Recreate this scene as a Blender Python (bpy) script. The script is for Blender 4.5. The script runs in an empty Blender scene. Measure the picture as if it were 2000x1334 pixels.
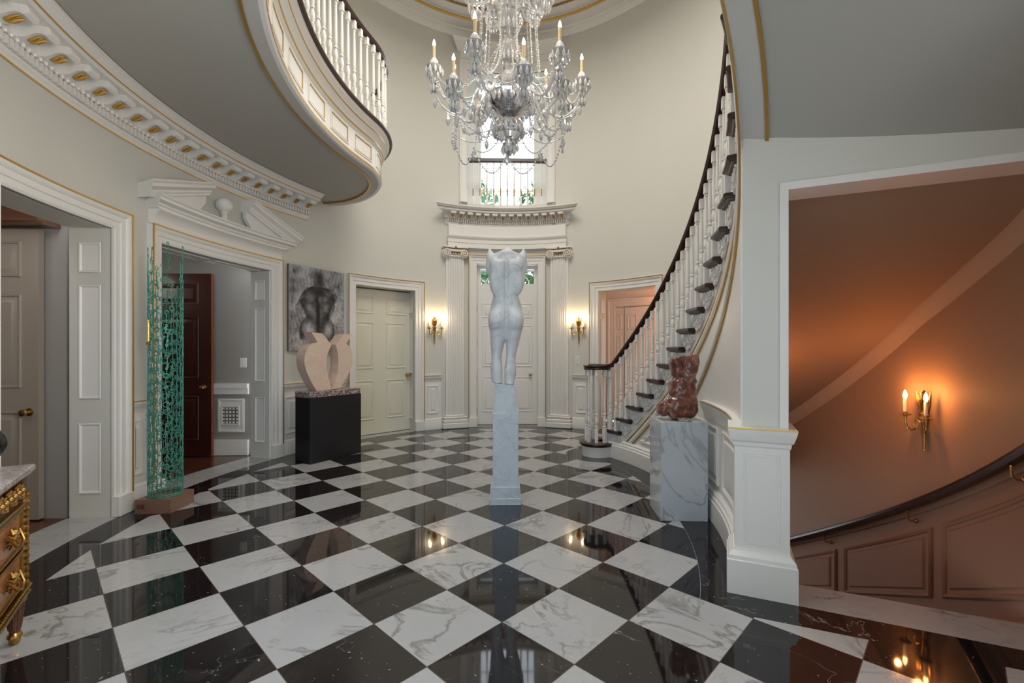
import bpy, math, random
import numpy as np
from mathutils import Vector, Matrix
from mathutils.geometry import tessellate_polygon
random.seed(7); rng = np.random.RandomState(5)
SC = bpy.context.scene
COL = SC.collection
PI = math.pi
def R(d): return math.radians(d)
# ------------------------------------------------------------------ mesh builder
class MB:
    def __init__(s): s.V = []; s.F = []
    def add(s, V, F):
        o = len(s.V); s.V.extend([tuple(map(float, v)) for v in V]); s.F.extend([tuple(i + o for i in f) for f in F]); return s
    def loops(s, L, close=True, cap0=False, cap1=False):
        n = len(L[0]); V = [p for l in L for p in l]; F = []
        for i in range(len(L) - 1):
            for j in range(n if close else n - 1):
                k = (j + 1) % n
                F.append((i*n + j, i*n + k, (i+1)*n + k, (i+1)*n + j))
        if cap0: F.append(tuple(range(n))[::-1])
        if cap1: F.append(tuple((len(L)-1)*n + j for j in range(n)))
        return s.add(V, F)
    def box(s, x0, x1, y0, y1, z0, z1, bev=0.0, nx=1):
        if bev <= 0:
            xs = [x0 + (x1-x0)*i/nx for i in range(nx+1)]
            return s.loops([[(x, y0, z0), (x, y1, z0), (x, y1, z1), (x, y0, z1)] for x in xs], True, True, True)
        b = bev
        def rr(x0, x1, y0, y1, z): return [(x0+b, y0, z), (x1-b, y0, z), (x1, y0+b, z), (x1, y1-b, z), (x1-b, y1, z), (x0+b, y1, z), (x0, y1-b, z), (x0, y0+b, z)]
        return s.loops([rr(x0+b, x1-b, y0+b, y1-b, z0), rr(x0, x1, y0, y1, z0+b), rr(x0, x1, y0, y1, z1-b), rr(x0+b, x1-b, y0+b, y1-b, z1)], True, True, True)
    def lathe(s, prof, n=16, c=(0, 0, 0), sx=1, sy=1, rot=0):
        L = [[(c[0] + max(r, 1e-4)*sx*math.cos(2*PI*j/n + rot), c[1] + max(r, 1e-4)*sy*math.sin(2*PI*j/n + rot), c[2] + z) for j in range(n)] for r, z in prof]
        return s.loops(L, True, True, True)
    def sphere(s, c, r, n=10, m=6, sz=1):
        return s.lathe([(r*math.sin(PI*i/m), -r*sz*math.cos(PI*i/m)) for i in range(m+1)], n, c)
    def tube(s, pts, r, n=8, cap=True):
        P = [Vector(p) for p in pts]; L = []; up = None
        for i, p in enumerate(P):
            t = (P[min(i+1, len(P)-1)] - P[max(i-1, 0)])
            if t.length < 1e-9: t = Vector((0, 0, 1))
            t.normalize()
            if up is None:
                up = Vector((0, 0, 1)) if abs(t.z) < .9 else Vector((1, 0, 0))
            a = t.cross(up)
            if a.length < 1e-6: a = t.orthogonal()
            a.normalize(); b = a.cross(t).normalized(); up = b
            rr = r[i] if hasattr(r, '__len__') else r
            L.append([p + a*rr*math.cos(2*PI*j/n) + b*rr*math.sin(2*PI*j/n) for j in range(n)])
        return s.loops(L, True, cap, cap)
    def sweep(s, prof, pts, nrm, close=True, caps=True):
        L = [[(p[0] + n[0]*a, p[1] + n[1]*a, p[2] + b) for a, b in prof] for p, n in zip(pts, nrm)]
        return s.loops(L, close, caps and close, caps and close)
    def poly(s, pts, z0, z1):                       # horizontal polygon prism, pts (x, y)
        n = len(pts); V = [(x, y, z0) for x, y in pts] + [(x, y, z1) for x, y in pts]
        T = tessellate_polygon([[Vector((x, y, 0)) for x, y in pts]])
        F = [tuple(t) for t in T] + [tuple(i + n for i in t) for t in T]
        F += [(i, (i+1) % n, (i+1) % n + n, i + n) for i in range(n)]
        return s.add(V, F)
    def plate(s, pts, y0, y1):                      # vertical outline (x, z) extruded along y
        n = len(pts); V = [(x, y0, z) for x, z in pts] + [(x, y1, z) for x, z in pts]
        T = tessellate_polygon([[Vector((x, z, 0)) for x, z in pts]])
        F = [tuple(t) for t in T] + [tuple(i + n for i in t) for t in T]
        F += [(i, (i+1) % n, (i+1) % n + n, i + n) for i in range(n)]
        return s.add(V, F)
    # mitred rectangular rings in (u, v, z); prof = [(inset, v)], last ring filled
    def frame(s, u0, u1, z0, z1, prof, fill=True, n=1):
        L = []
        for d, v in prof:
            a, b = u0 + d, u1 - d
            L.append([(a + (b-a)*i/n, v, z1 - d) for i in range(n+1)] + [(b + (a-b)*i/n, v, z0 + d) for i in range(n+1)])
        s.loops(L, True)
        if fill:
            o = len(s.V) - len(L[-1]); m = 2*n + 1
            for i in range(n): s.F.append((o+i, o+i+1, o+m-i-1, o+m-i))
        return s
    def casing(s, u0, u1, z1, prof, n=8, z0=0):     # open-bottomed mitred surround; prof = [(outward, v)]
        L = []
        for d, v in prof:
            L.append([(u0-d, v, z0), (u0-d, v, z1*.5)] + [(u0-d + (u1-u0+2*d)*i/n, v, z1+d) for i in range(n+1)] + [(u1+d, v, z1*.5), (u1+d, v, z0)])
        return s.loops(L, False)
    def map(s, f, a=0):
        s.V[a:] = [tuple(f(*v)) for v in s.V[a:]]; return s
    def build(s, name, mat, parent=None, smooth=True, ang=35):
        me = bpy.data.meshes.new(name); me.from_pydata(s.V, [], s.F); me.validate()
        import bmesh
        bm = bmesh.new(); bm.from_mesh(me); bmesh.ops.recalc_face_normals(bm, faces=bm.faces); bm.to_mesh(me); bm.free()
        me.materials.append(mat)
        if smooth:
            me.polygons.foreach_set('use_smooth', [True]*len(me.polygons)); me.set_sharp_from_angle(angle=R(ang))
        return link(name, me, parent)
def link(name, me, parent=None):
    o = bpy.data.objects.new(name, me); COL.objects.link(o)
    if parent is not None:
        o.parent = parent
        if parent.get('_w'): o.matrix_parent_inverse = (Matrix.Translation(parent.location) @ Matrix.Rotation(parent.rotation_euler.z, 4, 'Z')).inverted()
    return o
def thing(name, label, cat, loc=(0, 0, 0), rz=0, group=None, world=True):
    o = bpy.data.objects.new(name, None); COL.objects.link(o); o.location = loc; o.rotation_euler = (0, 0, rz); o.empty_display_size = .1
    o['label'] = label; o['category'] = cat
    if group: o['group'] = group
    if world: o['_w'] = 1                            # its parts are built in world coordinates
    return o
def tag(o, label, cat, group=None):
    o['label'] = label; o['category'] = cat
    if group: o['group'] = group
    return o
def struct(o): o['kind'] = 'structure'; return o
def sroot(name, loc=(0, 0, 0)):
    o = bpy.data.objects.new(name, None); COL.objects.link(o); o.location = loc; o['_w'] = 1; o['kind'] = 'structure'; return o
def inst(src, parent, loc, rz=0, sc=None, name=None):   # another part sharing the mesh; parent built in world coordinates
    o = link(name or src.name.split('.')[0], src.data if hasattr(src, 'data') else src, parent)
    o.location = loc; o.rotation_euler = (0, 0, rz)
    if sc: o.scale = sc
    return o
# ------------------------------------------------------------------ materials
class NT:
    def __init__(s, name):
        s.m = bpy.data.materials.new(name); s.m.use_nodes = True; s.t = s.m.node_tree; s.b = s.t.nodes['Principled BSDF']
    def n(s, typ, **kw):
        x = s.t.nodes.new(typ)
        for k, v in kw.items(): setattr(x, k, v)
        return x
    def l(s, a, b): s.t.links.new(a, b)
    def sock(s, x, inp):
        if hasattr(x, 'is_output'): s.l(x, inp)
        else: inp.default_value = x
    def m_(s, op, a, b=0.0, c=0.0):
        x = s.n('ShaderNodeMath', operation=op); s.sock(a, x.inputs[0]); s.sock(b, x.inputs[1])
        if c: s.sock(c, x.inputs[2])
        return x.outputs[0]
    def mix(s, f, a, b):
        x = s.n('ShaderNodeMix', data_type='RGBA'); s.sock(f, x.inputs[0])
        for v, i in ((a, 6), (b, 7)):
            if hasattr(v, 'is_output'): s.l(v, x.inputs[i])
            else: x.inputs[i].default_value = (*v[:3], 1)
        return x.outputs[2]
    def ramp(s, f, stops):
        x = s.n('ShaderNodeValToRGB'); s.l(f, x.inputs[0]); e = x.color_ramp.elements
        while len(e) < len(stops): e.new(.5)
        for q, (p, c) in zip(e, stops): q.position = p; q.color = (*c, 1) if hasattr(c, '__len__') else (c, c, c, 1)
        return x.outputs[0]
    def noise(s, vec, scale, detail=4, rough=.55, dist=0.0):
        x = s.n('ShaderNodeTexNoise'); x.inputs['Scale'].default_value = scale; x.inputs['Detail'].default_value = detail
        x.inputs['Roughness'].default_value = rough; x.inputs['Distortion'].default_value = dist
        if vec is not None: s.l(vec, x.inputs['Vector'])
        return x.outputs[0]
    def obj(s): return s.n('ShaderNodeTexCoord').outputs['Object']
    def vein(s, vec, scale, width, dist=1.2, detail=5):
        f = s.noise(vec, scale, detail, .55, dist); a = s.m_('ABSOLUTE', s.m_('SUBTRACT', f, .5))
        return s.ramp(a, [(0.0, 1.0), (width, 0.0)])
    def bump(s, h, st=.2, d=.01):
        x = s.n('ShaderNodeBump'); x.inputs['Strength'].default_value = st; x.inputs['Distance'].default_value = d; s.l(h, x.inputs['Height']); s.l(x.outputs[0], s.b.inputs['Normal'])
    def fin(s, col=None, rough=.5, metal=0, spec=None, coat=0):
        b = s.b
        if col is not None:
            if hasattr(col, 'is_output'): s.l(col, b.inputs['Base Color'])
            else: b.inputs['Base Color'].default_value = (*col, 1)
        s.sock(rough, b.inputs['Roughness']); b.inputs['Metallic'].default_value = metal
        if spec is not None: b.inputs['Specular IOR Level'].default_value = spec
        if coat: b.inputs['Coat Weight'].default_value = coat; b.inputs['Coat Roughness'].default_value = .05
        return s.m
def paint(name, col, rough=.45, var=.03, spec=None):
    t = NT(name); f = t.noise(t.obj(), 1.3, 3)
    c = t.mix(f, tuple(x*(1-var) for x in col), tuple(min(1, x*(1+var)) for x in col)); return t.fin(c, rough, 0, spec)
M = {}
M['wall'] = paint('wall_paint', (.66, .645, .59), .5)
M['white'] = paint('white_trim_paint', (.80, .78, .745), .35)
M['soffit'] = paint('soffit_paint', (.40, .385, .35), .5)  # wall paint taken down: shade of the undersides put into the colour
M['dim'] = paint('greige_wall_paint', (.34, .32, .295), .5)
M['dimwarm'] = paint('taupe_door_paint', (.34, .29, .245), .4)  # white leaf; the study's dim warm light is put into the colour
M['peach'] = paint('warm_wall_paint', (.62, .43, .30), .5)  # the passage's orange lamplight is put into this wall colour
M['terra'] = paint('stairwell_paint', (.37, .245, .17), .6, .03, .12)  # hall wall paint with the stairwell's dim orange light put into the colour
M['terradado'] = paint('stairwell_dado_paint', (.30, .165, .105), .6, .03, .12)  # dado carries the same dim orange light in its colour
M['peachdoor'] = paint('passage_door_paint', (.60, .43, .32), .4)  # passage woodwork, orange lamplight put into the colour
M['terracrown'] = paint('stairwell_crown_paint', (.50, .36, .27), .6, .03, .12)  # crown tinted a step lighter, orange light again put into the colour
M['cream'] = paint('cream_door_paint', (.72, .69, .57), .4)
M['gold'] = NT('gilding').fin((.62, .36, .09), .32, .85)
t = NT('ormolu'); M['ormolu'] = t.fin(t.mix(t.noise(t.obj(), 40), (.30, .16, .04), (.68, .43, .14)), .3, 1)
M['brass'] = NT('brass').fin((.65, .42, .16), .25, 1)
def wood(name, a, b, rough=.2, sc=(1, 1, 8), s=6, coat=.3):
    t = NT(name); mp = t.n('ShaderNodeMapping'); mp.inputs['Scale'].default_value = sc; t.l(t.obj(), mp.inputs[0])
    f = t.noise(mp.outputs[0], s, 6, .6, .6); return t.fin(t.mix(f, a, b), rough, coat=coat)
M['darkwood'] = wood('dark_mahogany', (.018, .006, .004), (.055, .018, .012), .30, (6, 6, 30), 3, 0)
M['mahogany'] = wood('red_mahogany', (.028, .006, .005), (.065, .014, .010), .28, (9, 9, 1), 3)
M['mahedge'] = wood('mahogany_edge', (.18, .03, .012), (.32, .06, .025), .3, (9, 9, 1), 3)
M['brownwood'] = wood('brown_oak', (.09, .035, .018), (.2, .085, .045), .35, (1, 1, 9), 3)
M['basewood'] = wood('plinth_wood', (.16, .085, .055), (.27, .15, .1), .5, (1, 1, 12), 5)
M['walnut'] = wood('walnut_veneer', (.22, .075, .028), (.5, .22, .09), .15, (1.5, 1.5, 10), 3)
M['walnutdark'] = wood('walnut_frame', (.07, .02, .01), (.17, .06, .03), .2, (2, 2, 10), 4)
def floorwood():
    t = NT('wood_planks'); p = t.obj(); sp = t.n('ShaderNodeSeparateXYZ'); t.l(p, sp.inputs[0])
    row = t.m_('FLOOR', t.m_('DIVIDE', sp.outputs[1], .08)); w = t.n('ShaderNodeTexWhiteNoise', noise_dimensions='1D'); t.l(row, w.inputs['W'])
    mp = t.n('ShaderNodeMapping'); mp.inputs['Scale'].default_value = (2, 30, 1); t.l(p, mp.inputs[0]); f = t.noise(mp.outputs[0], 3, 5)
    v = t.m_('ADD', t.m_('MULTIPLY', w.outputs[0], .5), t.m_('MULTIPLY', f, .5)); return t.fin(t.mix(v, (.035, .012, .006), (.15, .05, .022)), .18)
M['planks'] = floorwood()
def marble(name, base, vein, s1=2.2, w1=.05, s2=6, w2=.03, rough=.12, k=.55):
    t = NT(name); o = t.obj(); v = t.m_('MULTIPLY', t.vein(o, s1, w1, 1.5), t.noise(o, 1.7, 2)); v2 = t.m_('MULTIPLY', t.vein(o, s2, w2, .8), .35)
    f = t.m_('MINIMUM', t.m_('ADD', t.m_('MULTIPLY', v, 1.3), v2), 1.0); c = t.mix(t.m_('MULTIPLY', f, k), base, vein)
    c = t.mix(t.m_('MULTIPLY', t.noise(o, 3, 3), .35), c, tuple(x*.8 for x in base)); return t.fin(c, rough)
M['statue'] = marble('carrara_statue', (.72, .74, .75), (.15, .18, .22), 2.2, .03, 6, .02, .42, .38)
M['carrara'] = marble('carrara_block', (.56, .60, .63), (.25, .28, .32), 2.0, .022, 5, .02, .22, .42)
M['calacatta'] = marble('calacatta_slab', (.54, .58, .62), (.09, .11, .14), .55, .010, .9, .004, .06, .8)
t = NT('red_onyx'); o = t.obj(); f = t.noise(o, 9, 6, .65, 1.0)
c = t.ramp(f, [(.0, (.03, .009, .006)), (.42, (.10, .026, .015)), (.55, (.20, .06, .035)), (.62, (.28, .16, .12)), (.74, (.42, .34, .31))])
M['redstone'] = t.fin(c, .12, coat=.4)
t = NT('pink_marble'); o = t.obj(); mp = t.n('ShaderNodeMapping'); mp.inputs['Scale'].default_value = (1, 1, 3.5); t.l(o, mp.inputs[0])
c = t.mix(t.noise(mp.outputs[0], 3, 5, .6, .8), (.74, .58, .47), (.60, .44, .35)); v = t.vein(mp.outputs[0], 1.0, .02, 2)
sp = t.n('ShaderNodeSeparateXYZ'); t.l(o, sp.inputs[0])
low = t.ramp(sp.outputs[2], [(.0, 1.0), (.22, .0)])
low.node.color_ramp.elements[0].position = .0
M['pinkstone'] = t.fin(t.mix(t.m_('MULTIPLY', v, .22), c, (.45, .17, .11)), .3)
t = NT('brown_granite'); v = t.n('ShaderNodeTexVoronoi'); v.inputs['Scale'].default_value = 70; t.l(t.obj(), v.inputs['Vector'])
sp = t.n('ShaderNodeSeparateColor'); t.l(v.outputs['Color'], sp.inputs[0]); M['granite'] = t.fin(t.ramp(sp.outputs[0], [(.0, (.05, .035, .03)), (.5, (.26, .19, .17)), (1, (.5, .42, .39))]), .25)
M['blacklam'] = NT('satin_black').fin((.012, .012, .014), .32)
M['blackgloss'] = NT('black_glaze').fin((.006, .006, .007), .05)
M['greymarble'] = marble('grey_marble_top', (.30, .25, .24), (.75, .72, .7), 4, .04, 9, .03, .15, .7)
t = NT('verdigris'); c = t.mix(t.noise(t.obj(), 14, 3), (.015, .09, .065), (.12, .5, .38)); M['verdigris'] = t.fin(c, .5, .4)
M['candle'] = NT('candle_sleeve').fin((.72, .55, .30), .5)
M['candlew'] = NT('candle_sleeve_pale').fin((.7, .66, .6), .5)
def emit(name, col, st):
    t = NT(name); t.b.inputs['Emission Color'].default_value = (*col, 1); t.b.inputs['Emission Strength'].default_value = st; return t.fin(col, .4)
M['bulb'] = emit('lit_bulb', (1, .80, .52), 14)
M['bulbwarm'] = emit('lit_bulb_amber', (1, .62, .25), 14)
def crystal(nm, tw):
    t = NT(nm); t.b.inputs['Transmission Weight'].default_value = tw; t.b.inputs['IOR'].default_value = 1.5
    t.b.inputs['Specular IOR Level'].default_value = .9; return t.fin((.97, .98, 1.0), .05)
M['crystal'] = crystal('crystal', .45); M['clear'] = crystal('clear_cut_glass', .8)
M['silver'] = NT('silvered_metal').fin((.7, .72, .76), .15, 1)
def pane():
    t = NT('window_glass'); o = t.t.nodes['Material Output']; tr = t.n('ShaderNodeBsdfTransparent'); g = t.n('ShaderNodeBsdfGlossy'); g.inputs['Roughness'].default_value = .02
    mx = t.n('ShaderNodeMixShader'); mx.inputs[0].default_value = .06; t.l(tr.outputs[0], mx.inputs[1]); t.l(g.outputs[0], mx.inputs[2]); t.l(mx.outputs[0], o.inputs[0]); return t.m
M['glass'] = pane()
t = NT('leaves'); M['leaf'] = t.fin(t.mix(t.noise(t.obj(), 6, 3), (.012, .06, .03), (.10, .26, .10)), .5)
M['bark'] = NT('bark').fin((.1, .07, .05), .8)
M['plate'] = NT('switch_plastic').fin((.75, .74, .7), .3)
M['dark'] = NT('dark_void').fin((.03, .03, .035), .6)
# ------------------------------------------------------------------ plan of the oval hall
A, B, YC = 3.27, 4.12, 1.95                      # outer wall ellipse
IA, IB = 1.72, 2.586                              # open well / stair string ellipse
_th = np.radians(np.linspace(-180, 180, 3601)); _ds = np.hypot(A*np.cos(_th), B*np.sin(_th))
_S = np.concatenate([[0], np.cumsum((_ds[1:] + _ds[:-1])/2*np.diff(_th))]); _S -= np.interp(0, _th, _S)
def th_s(s): return float(np.interp(s, _S, _th))
def s_th(deg): return float(np.interp(R(deg), _th, _S))
def eP(th, a, b, off=0.0):                       # point on an ellipse, off = towards the centre; also the unit normal (inwards) and tangent angle
    x, y = a*math.sin(th), b*math.cos(th); nx, ny = -x/a/a, -y/b/b; l = math.hypot(nx, ny); nx /= l; ny /= l
    return x + nx*off, YC + y + ny*off, nx, ny
def W(s, v, z):                                  # hall wall: arc length from the front door, v into the room, height
    x, y, nx, ny = eP(th_s(s), A, B, v); return (x, y, z)
def Wrot(s):                                     # rotation whose local -y faces the room
    x, y, nx, ny = eP(th_s(s), A, B); return math.atan2(nx, -ny)
def I(deg, v, z):                                # stair string: v towards the hall centre
    x, y, nx, ny = eP(R(deg), IA, IB, v); return (x, y, z)
def Irot(deg):
    x, y, nx, ny = eP(R(deg), IA, IB); return math.atan2(nx, -ny)
def seg(s0, s1, d=.12): return max(1, int(math.ceil(abs(s1-s0)/d)))
def wsweep(mb, prof, s0, s1, close=True, caps=True, d=.12):   # profile [(v, z)] swept along the hall wall
    n = seg(s0, s1, d)
    return mb.loops([[W(s0 + (s1-s0)*i/n, v, z) for v, z in prof] for i in range(n+1)], close, caps and close, caps and close)
P0 = (1.28, .26); DR = (.904, -.427); NR = (-.427, -.904)     # cross wall with the opening to the lower stair
def X(u, v, z): return (P0[0] + DR[0]*u + NR[0]*v, P0[1] + DR[1]*u + NR[1]*v, z)
ZC = 7.07
RISE = .1764
A_0, D_A = 45.34, 5.07
def kth(deg): return (deg - A_0)/D_A            # step number reached at an angle
# ------------------------------------------------------------------ floor
D = .3233
def floormat():
    t = NT('checker_marble'); g = t.n('ShaderNodeNewGeometry').outputs['Position']; sp = t.n('ShaderNodeSeparateXYZ'); t.l(g, sp.inputs[0])
    x, y = sp.outputs[0], sp.outputs[1]
    a, b = t.m_('DIVIDE', x, 2*D), t.m_('DIVIDE', y, 2*D)
    u, v = t.m_('ADD', a, b), t.m_('SUBTRACT', a, b); fu, fv = t.m_('FLOOR', u), t.m_('FLOOR', v)
    par = t.m_('ABSOLUTE', t.m_('MODULO', t.m_('ADD', fu, fv), 2.0)); par = t.m_('GREATER_THAN', par, .5)   # 1 = black
    def edge(q, f): return t.m_('GREATER_THAN', t.m_('ABSOLUTE', t.m_('SUBTRACT', t.m_('SUBTRACT', q, f), .5)), .4955)
    grout = t.m_('MAXIMUM', edge(u, fu), edge(v, fv))
    def ell(aa, bb):
        return t.m_('SQRT', t.m_('ADD', t.m_('POWER', t.m_('DIVIDE', t.m_('ABSOLUTE', x), aa), 2.0), t.m_('POWER', t.m_('DIVIDE', t.m_('ABSOLUTE', t.m_('SUBTRACT', y, YC)), bb), 2.0)))
    front = t.m_('GREATER_THAN', y, -1.6)
    eo = ell(2.97, 3.82); e1 = t.m_('MULTIPLY', t.m_('GREATER_THAN', eo, 1.0), front)
    ei = ell(1.45, 2.68)
    def line(px, py, qx, qy):                     # >0 on the stair side
        dx, dy = qx-px, qy-py; l = math.hypot(dx, dy); nx, ny = -dy/l, dx/l
        return t.m_('ADD', t.m_('ADD', t.m_('MULTIPLY', x, nx), t.m_('MULTIPLY', y, ny)), -(nx*px + ny*py))
    l1 = line(1.31, .01, 2.26, -.41); up = t.m_('GREATER_THAN', l1, 0.0); rt = t.m_('GREATER_THAN', x, .5)
    st = t.m_('MULTIPLY', t.m_('MULTIPLY', t.m_('GREATER_THAN', ei, 1.0), up), t.m_('MULTIPLY', t.m_('MULTIPLY', rt, t.m_('GREATER_THAN', t.m_('ADD', x, y), 4*D)), t.m_('LESS_THAN', y, 3.45)))
    rn = t.m_('SQRT', t.m_('ADD', t.m_('POWER', t.m_('ABSOLUTE', t.m_('SUBTRACT', x, 1.25)), 2.0), t.m_('POWER', t.m_('ABSOLUTE', t.m_('SUBTRACT', y, 3.75)), 2.0)))
    nw = t.m_('LESS_THAN', rn, .46)
    blk = t.m_('MAXIMUM', t.m_('MAXIMUM', e1, st), nw)
    l2 = line(1.60, .11, 2.41, -.28); w2 = t.m_('MULTIPLY', t.m_('GREATER_THAN', l2, 0.0), t.m_('MULTIPLY', t.m_('GREATER_THAN', x, 1.45), t.m_('LESS_THAN', y, .5)))
    wht = t.m_('MAXIMUM', t.m_('MULTIPLY', t.m_('GREATER_THAN', ell(3.22, 4.1), 1.0), front), w2)
    isb = t.m_('MULTIPLY', t.m_('MAXIMUM', par, blk), t.m_('SUBTRACT', 1.0, wht))
    seam = t.m_('LESS_THAN', t.m_('ABSOLUTE', t.m_('SUBTRACT', ei, 1.0)), .0016); seam = t.m_('MULTIPLY', seam, st)
    gr = t.m_('MULTIPLY', grout, t.m_('SUBTRACT', 1.0, t.m_('MAXIMUM', blk, wht)))
    # each slab cut from another place of the block
    cb = t.n('ShaderNodeCombineXYZ'); t.l(fu, cb.inputs[0]); t.l(fv, cb.inputs[1]); t.l(t.m_('ADD', blk, wht), cb.inputs[2])
    wn = t.n('ShaderNodeTexWhiteNoise'); t.l(cb.outputs[0], wn.inputs['Vector'])
    vm = t.n('ShaderNodeVectorMath', operation='MULTIPLY_ADD'); t.l(wn.outputs['Color'], vm.inputs[0]); vm.inputs[1].default_value = (9, 9, 9); t.l(g, vm.inputs[2])
    p = vm.outputs[0]
    v1 = t.m_('MULTIPLY', t.vein(p, 1.5, .022, 1.6, 6), t.ramp(t.noise(p, 1.6, 2), [(.42, .0), (.6, 1.0)]))
    v2 = t.m_('MULTIPLY', t.vein(p, 3.6, .014, 1.3, 5), t.ramp(t.noise(p, 2.3, 2), [(.45, .0), (.7, .8)]))
    cloud = t.ramp(t.noise(p, 1.5, 5, .6, 1.5), [(.56, .0), (.60, .5), (.72, .45)])
    base = t.mix(t.noise(p, 2.2, 4), (.37, .37, .375), (.45, .45, .46))
    wc = t.mix(t.m_('MULTIPLY', cloud, wn.outputs[0]), base, (.36, .35, .31))
    wc = t.mix(t.m_('MINIMUM', t.m_('ADD', t.m_('MULTIPLY', v1, .8), t.m_('MULTIPLY', v2, .5)), 1.0), wc, (.16, .15, .13))
    vo = t.n('ShaderNodeTexVoronoi'); vo.inputs['Scale'].default_value = 34; nn = t.n('ShaderNodeVectorMath', operation='MULTIPLY_ADD')
    nt = t.n('ShaderNodeTexNoise'); nt.inputs['Scale'].default_value = 30; t.l(p, nt.inputs['Vector']); t.l(nt.outputs['Color'], nn.inputs[0]); nn.inputs[1].default_value = (.06, .06, .06); t.l(p, nn.inputs[2]); t.l(nn.outputs[0], vo.inputs['Vector'])
    sc_ = t.n('ShaderNodeSeparateColor'); t.l(vo.outputs['Color'], sc_.inputs[0])
    sz = t.m_('MULTIPLY', t.ramp(sc_.outputs[0], [(.55, .0), (.98, .15)]), 1.0)
    fl = t.m_('LESS_THAN', vo.outputs['Distance'], sz)
    fl = t.m_('MAXIMUM', fl, t.m_('MULTIPLY', t.m_('MULTIPLY', t.vein(p, 2.4, .006, 1.2, 5), t.ramp(t.noise(p, 1.3, 2), [(.56, .0), (.68, 1.0)])), .7))
    bc = t.mix(t.m_('MULTIPLY', fl, .75), t.mix(t.noise(p, 2, 3), (.006, .005, .006), (.016, .013, .013)), (.42, .40, .40))
    c = t.mix(isb, wc, bc); c = t.mix(seam, c, (.3, .28, .25)); c = t.mix(gr, c, (.07, .055, .045))
    t.bump(t.noise(g, 1.1, 2), .006, .02)
    return t.fin(c, t.m_('SUBTRACT', .10, t.m_('MULTIPLY', isb, .06)))
M['floor'] = floormat()
fl = MB()
pts = []
for i in range(-150, 151, 2):
    th = R(i); a, b = A + .34, B + .34
    q = (a*math.sin(th), YC + b*math.cos(th))
    if 75 <= i <= 124: q = eP(th, IA, IB, -.03)[:2]
    pts.append(q)
    if i == 124:
        pts.append(X(.28, -.27, 0)[:2]); pts.append(X(1.9, -.27, 0)[:2])
def side(p): return (p[0]-P0[0])*NR[0] + (p[1]-P0[1])*NR[1]
out = [p for p in pts if not (p[0] > 2.0 and p[1] < 1.2 and side(p) < -.28)]
out += [(2.6, -4.2), (-2.6, -4.2)]
fl.poly(out, -.06, 0)
struct(fl.build('floor', M['floor'], smooth=False))
M['dim2'] = NT('grille_shadow').fin((.10, .10, .09), .8)
# ------------------------------------------------------------------ hall walls
def wallgrid(name, s0, s1, z0, z1, holes, mat, reveal=.32):
    us = {s0, s1}; zs = {z0, z1}
    for a, b, c, d in holes: us |= {a, b}; zs |= {c, d}
    us = sorted(us); U = [us[0]]
    for a, b in zip(us, us[1:]):
        n = seg(a, b, .15); U += [a + (b-a)*i/n for i in range(1, n+1)]
    zs = sorted(zs); mb = MB(); nu = len(U); nz = len(zs)
    V = [W(u, 0, z) for z in zs for u in U]; F = []
    for j in range(nz-1):
        for i in range(nu-1):
            um, zm = (U[i]+U[i+1])/2, (zs[j]+zs[j+1])/2
            if any(a < um < b and c < zm < d for a, b, c, d in holes): continue
            F.append((j*nu+i, j*nu+i+1, (j+1)*nu+i+1, (j+1)*nu+i))
    mb.add(V, F)
    for a, b, c, d in holes:
        if d == 3.5: continue                       # head and sill of each reveal
        n = seg(a, b, .15)
        for z in ([d, c] if c > z0 + .01 else [d]):
            mb.loops([[W(a+(b-a)*i/n, 0, z), W(a+(b-a)*i/n, -reveal, z)] for i in range(n+1)], False)
        for u in (a, b): mb.loops([[W(u, 0, c), W(u, -reveal, c)], [W(u, 0, d), W(u, -reveal, d)]], False)
    return struct(mb.build(name, mat, ang=20))
DH = 2.39
D1, D2, D3, D4, D5 = (-7.27, -6.22), (-5.675, -4.152), (-2.74, -1.68), (-.56, .56), (1.68, 2.74)
wallgrid('wall_left', s_th(-179.9), -1.2, 0, ZC, [(s_th(-179.95), s_th(-135), 0, 3.5), (*D1, 0, DH), (*D2, 0, DH), (*D3, 0, DH)], M['wall'])
wallgrid('wall_far', -1.2, 1.2, 0, ZC, [(*D4, 0, 2.93), (-.73, .73, 4.02, 6.42)], M['wall'])
wallgrid('wall_right', 1.2, s_th(179.9), -3, ZC, [(s_th(140), s_th(179.95), -3, 3.5), (*D5, 0, DH)], M['wall'])
# stairwell side is lined later in darker orange, standing in for dim lamplight
# ------------------------------------------------------------------ ceiling with gilded rings
def ring(mb, prof, a0=-180, a1=180, step=4):       # prof [(inset, z)]
    L = []
    for i in range(a0, a1+1, step): L.append([(lambda q: (q[0], q[1], z))(eP(R(i), A, B, d)) for d, z in prof])
    return mb.loops(L, False)
ce = MB(); ring(ce, [(0, ZC), (.34, ZC), (.36, ZC+.05), (.52, ZC+.07), (.62, ZC+.09), (.80, ZC+.1), (.82, ZC+.2), (1.6, ZC+.25), (2.4, ZC+.26), (3.0, ZC+.26)])
ceil = struct(ce.build('ceiling', M['white'], ang=20))
for d, z, r in ((.35, ZC+.005, .022), (.80, ZC+.09, .016)):
    m = MB(); m.tube([(lambda q: (q[0], q[1], z))(eP(R(i), A, B, d)) for i in range(-180, 181, 4)], r, 8); m.build('gilt_band', M['gold'], ceil)
m = MB(); tt = np.linspace(-150, 150, 380)
for q in tt:
    x, y, nx, ny = eP(R(q), A, B, .56); m.sphere((x, y, ZC+.065), .021, 6, 4)
m.build('gilt_bead_row', M['ormolu'], ceil)
m = MB(); prof = [(0, ZC-.11), (.02, ZC-.11), (.03, ZC-.08), (.06, ZC-.05), (.085, ZC-.03), (.11, ZC-.025), (.12, ZC), (0, ZC+.01)]
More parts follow.
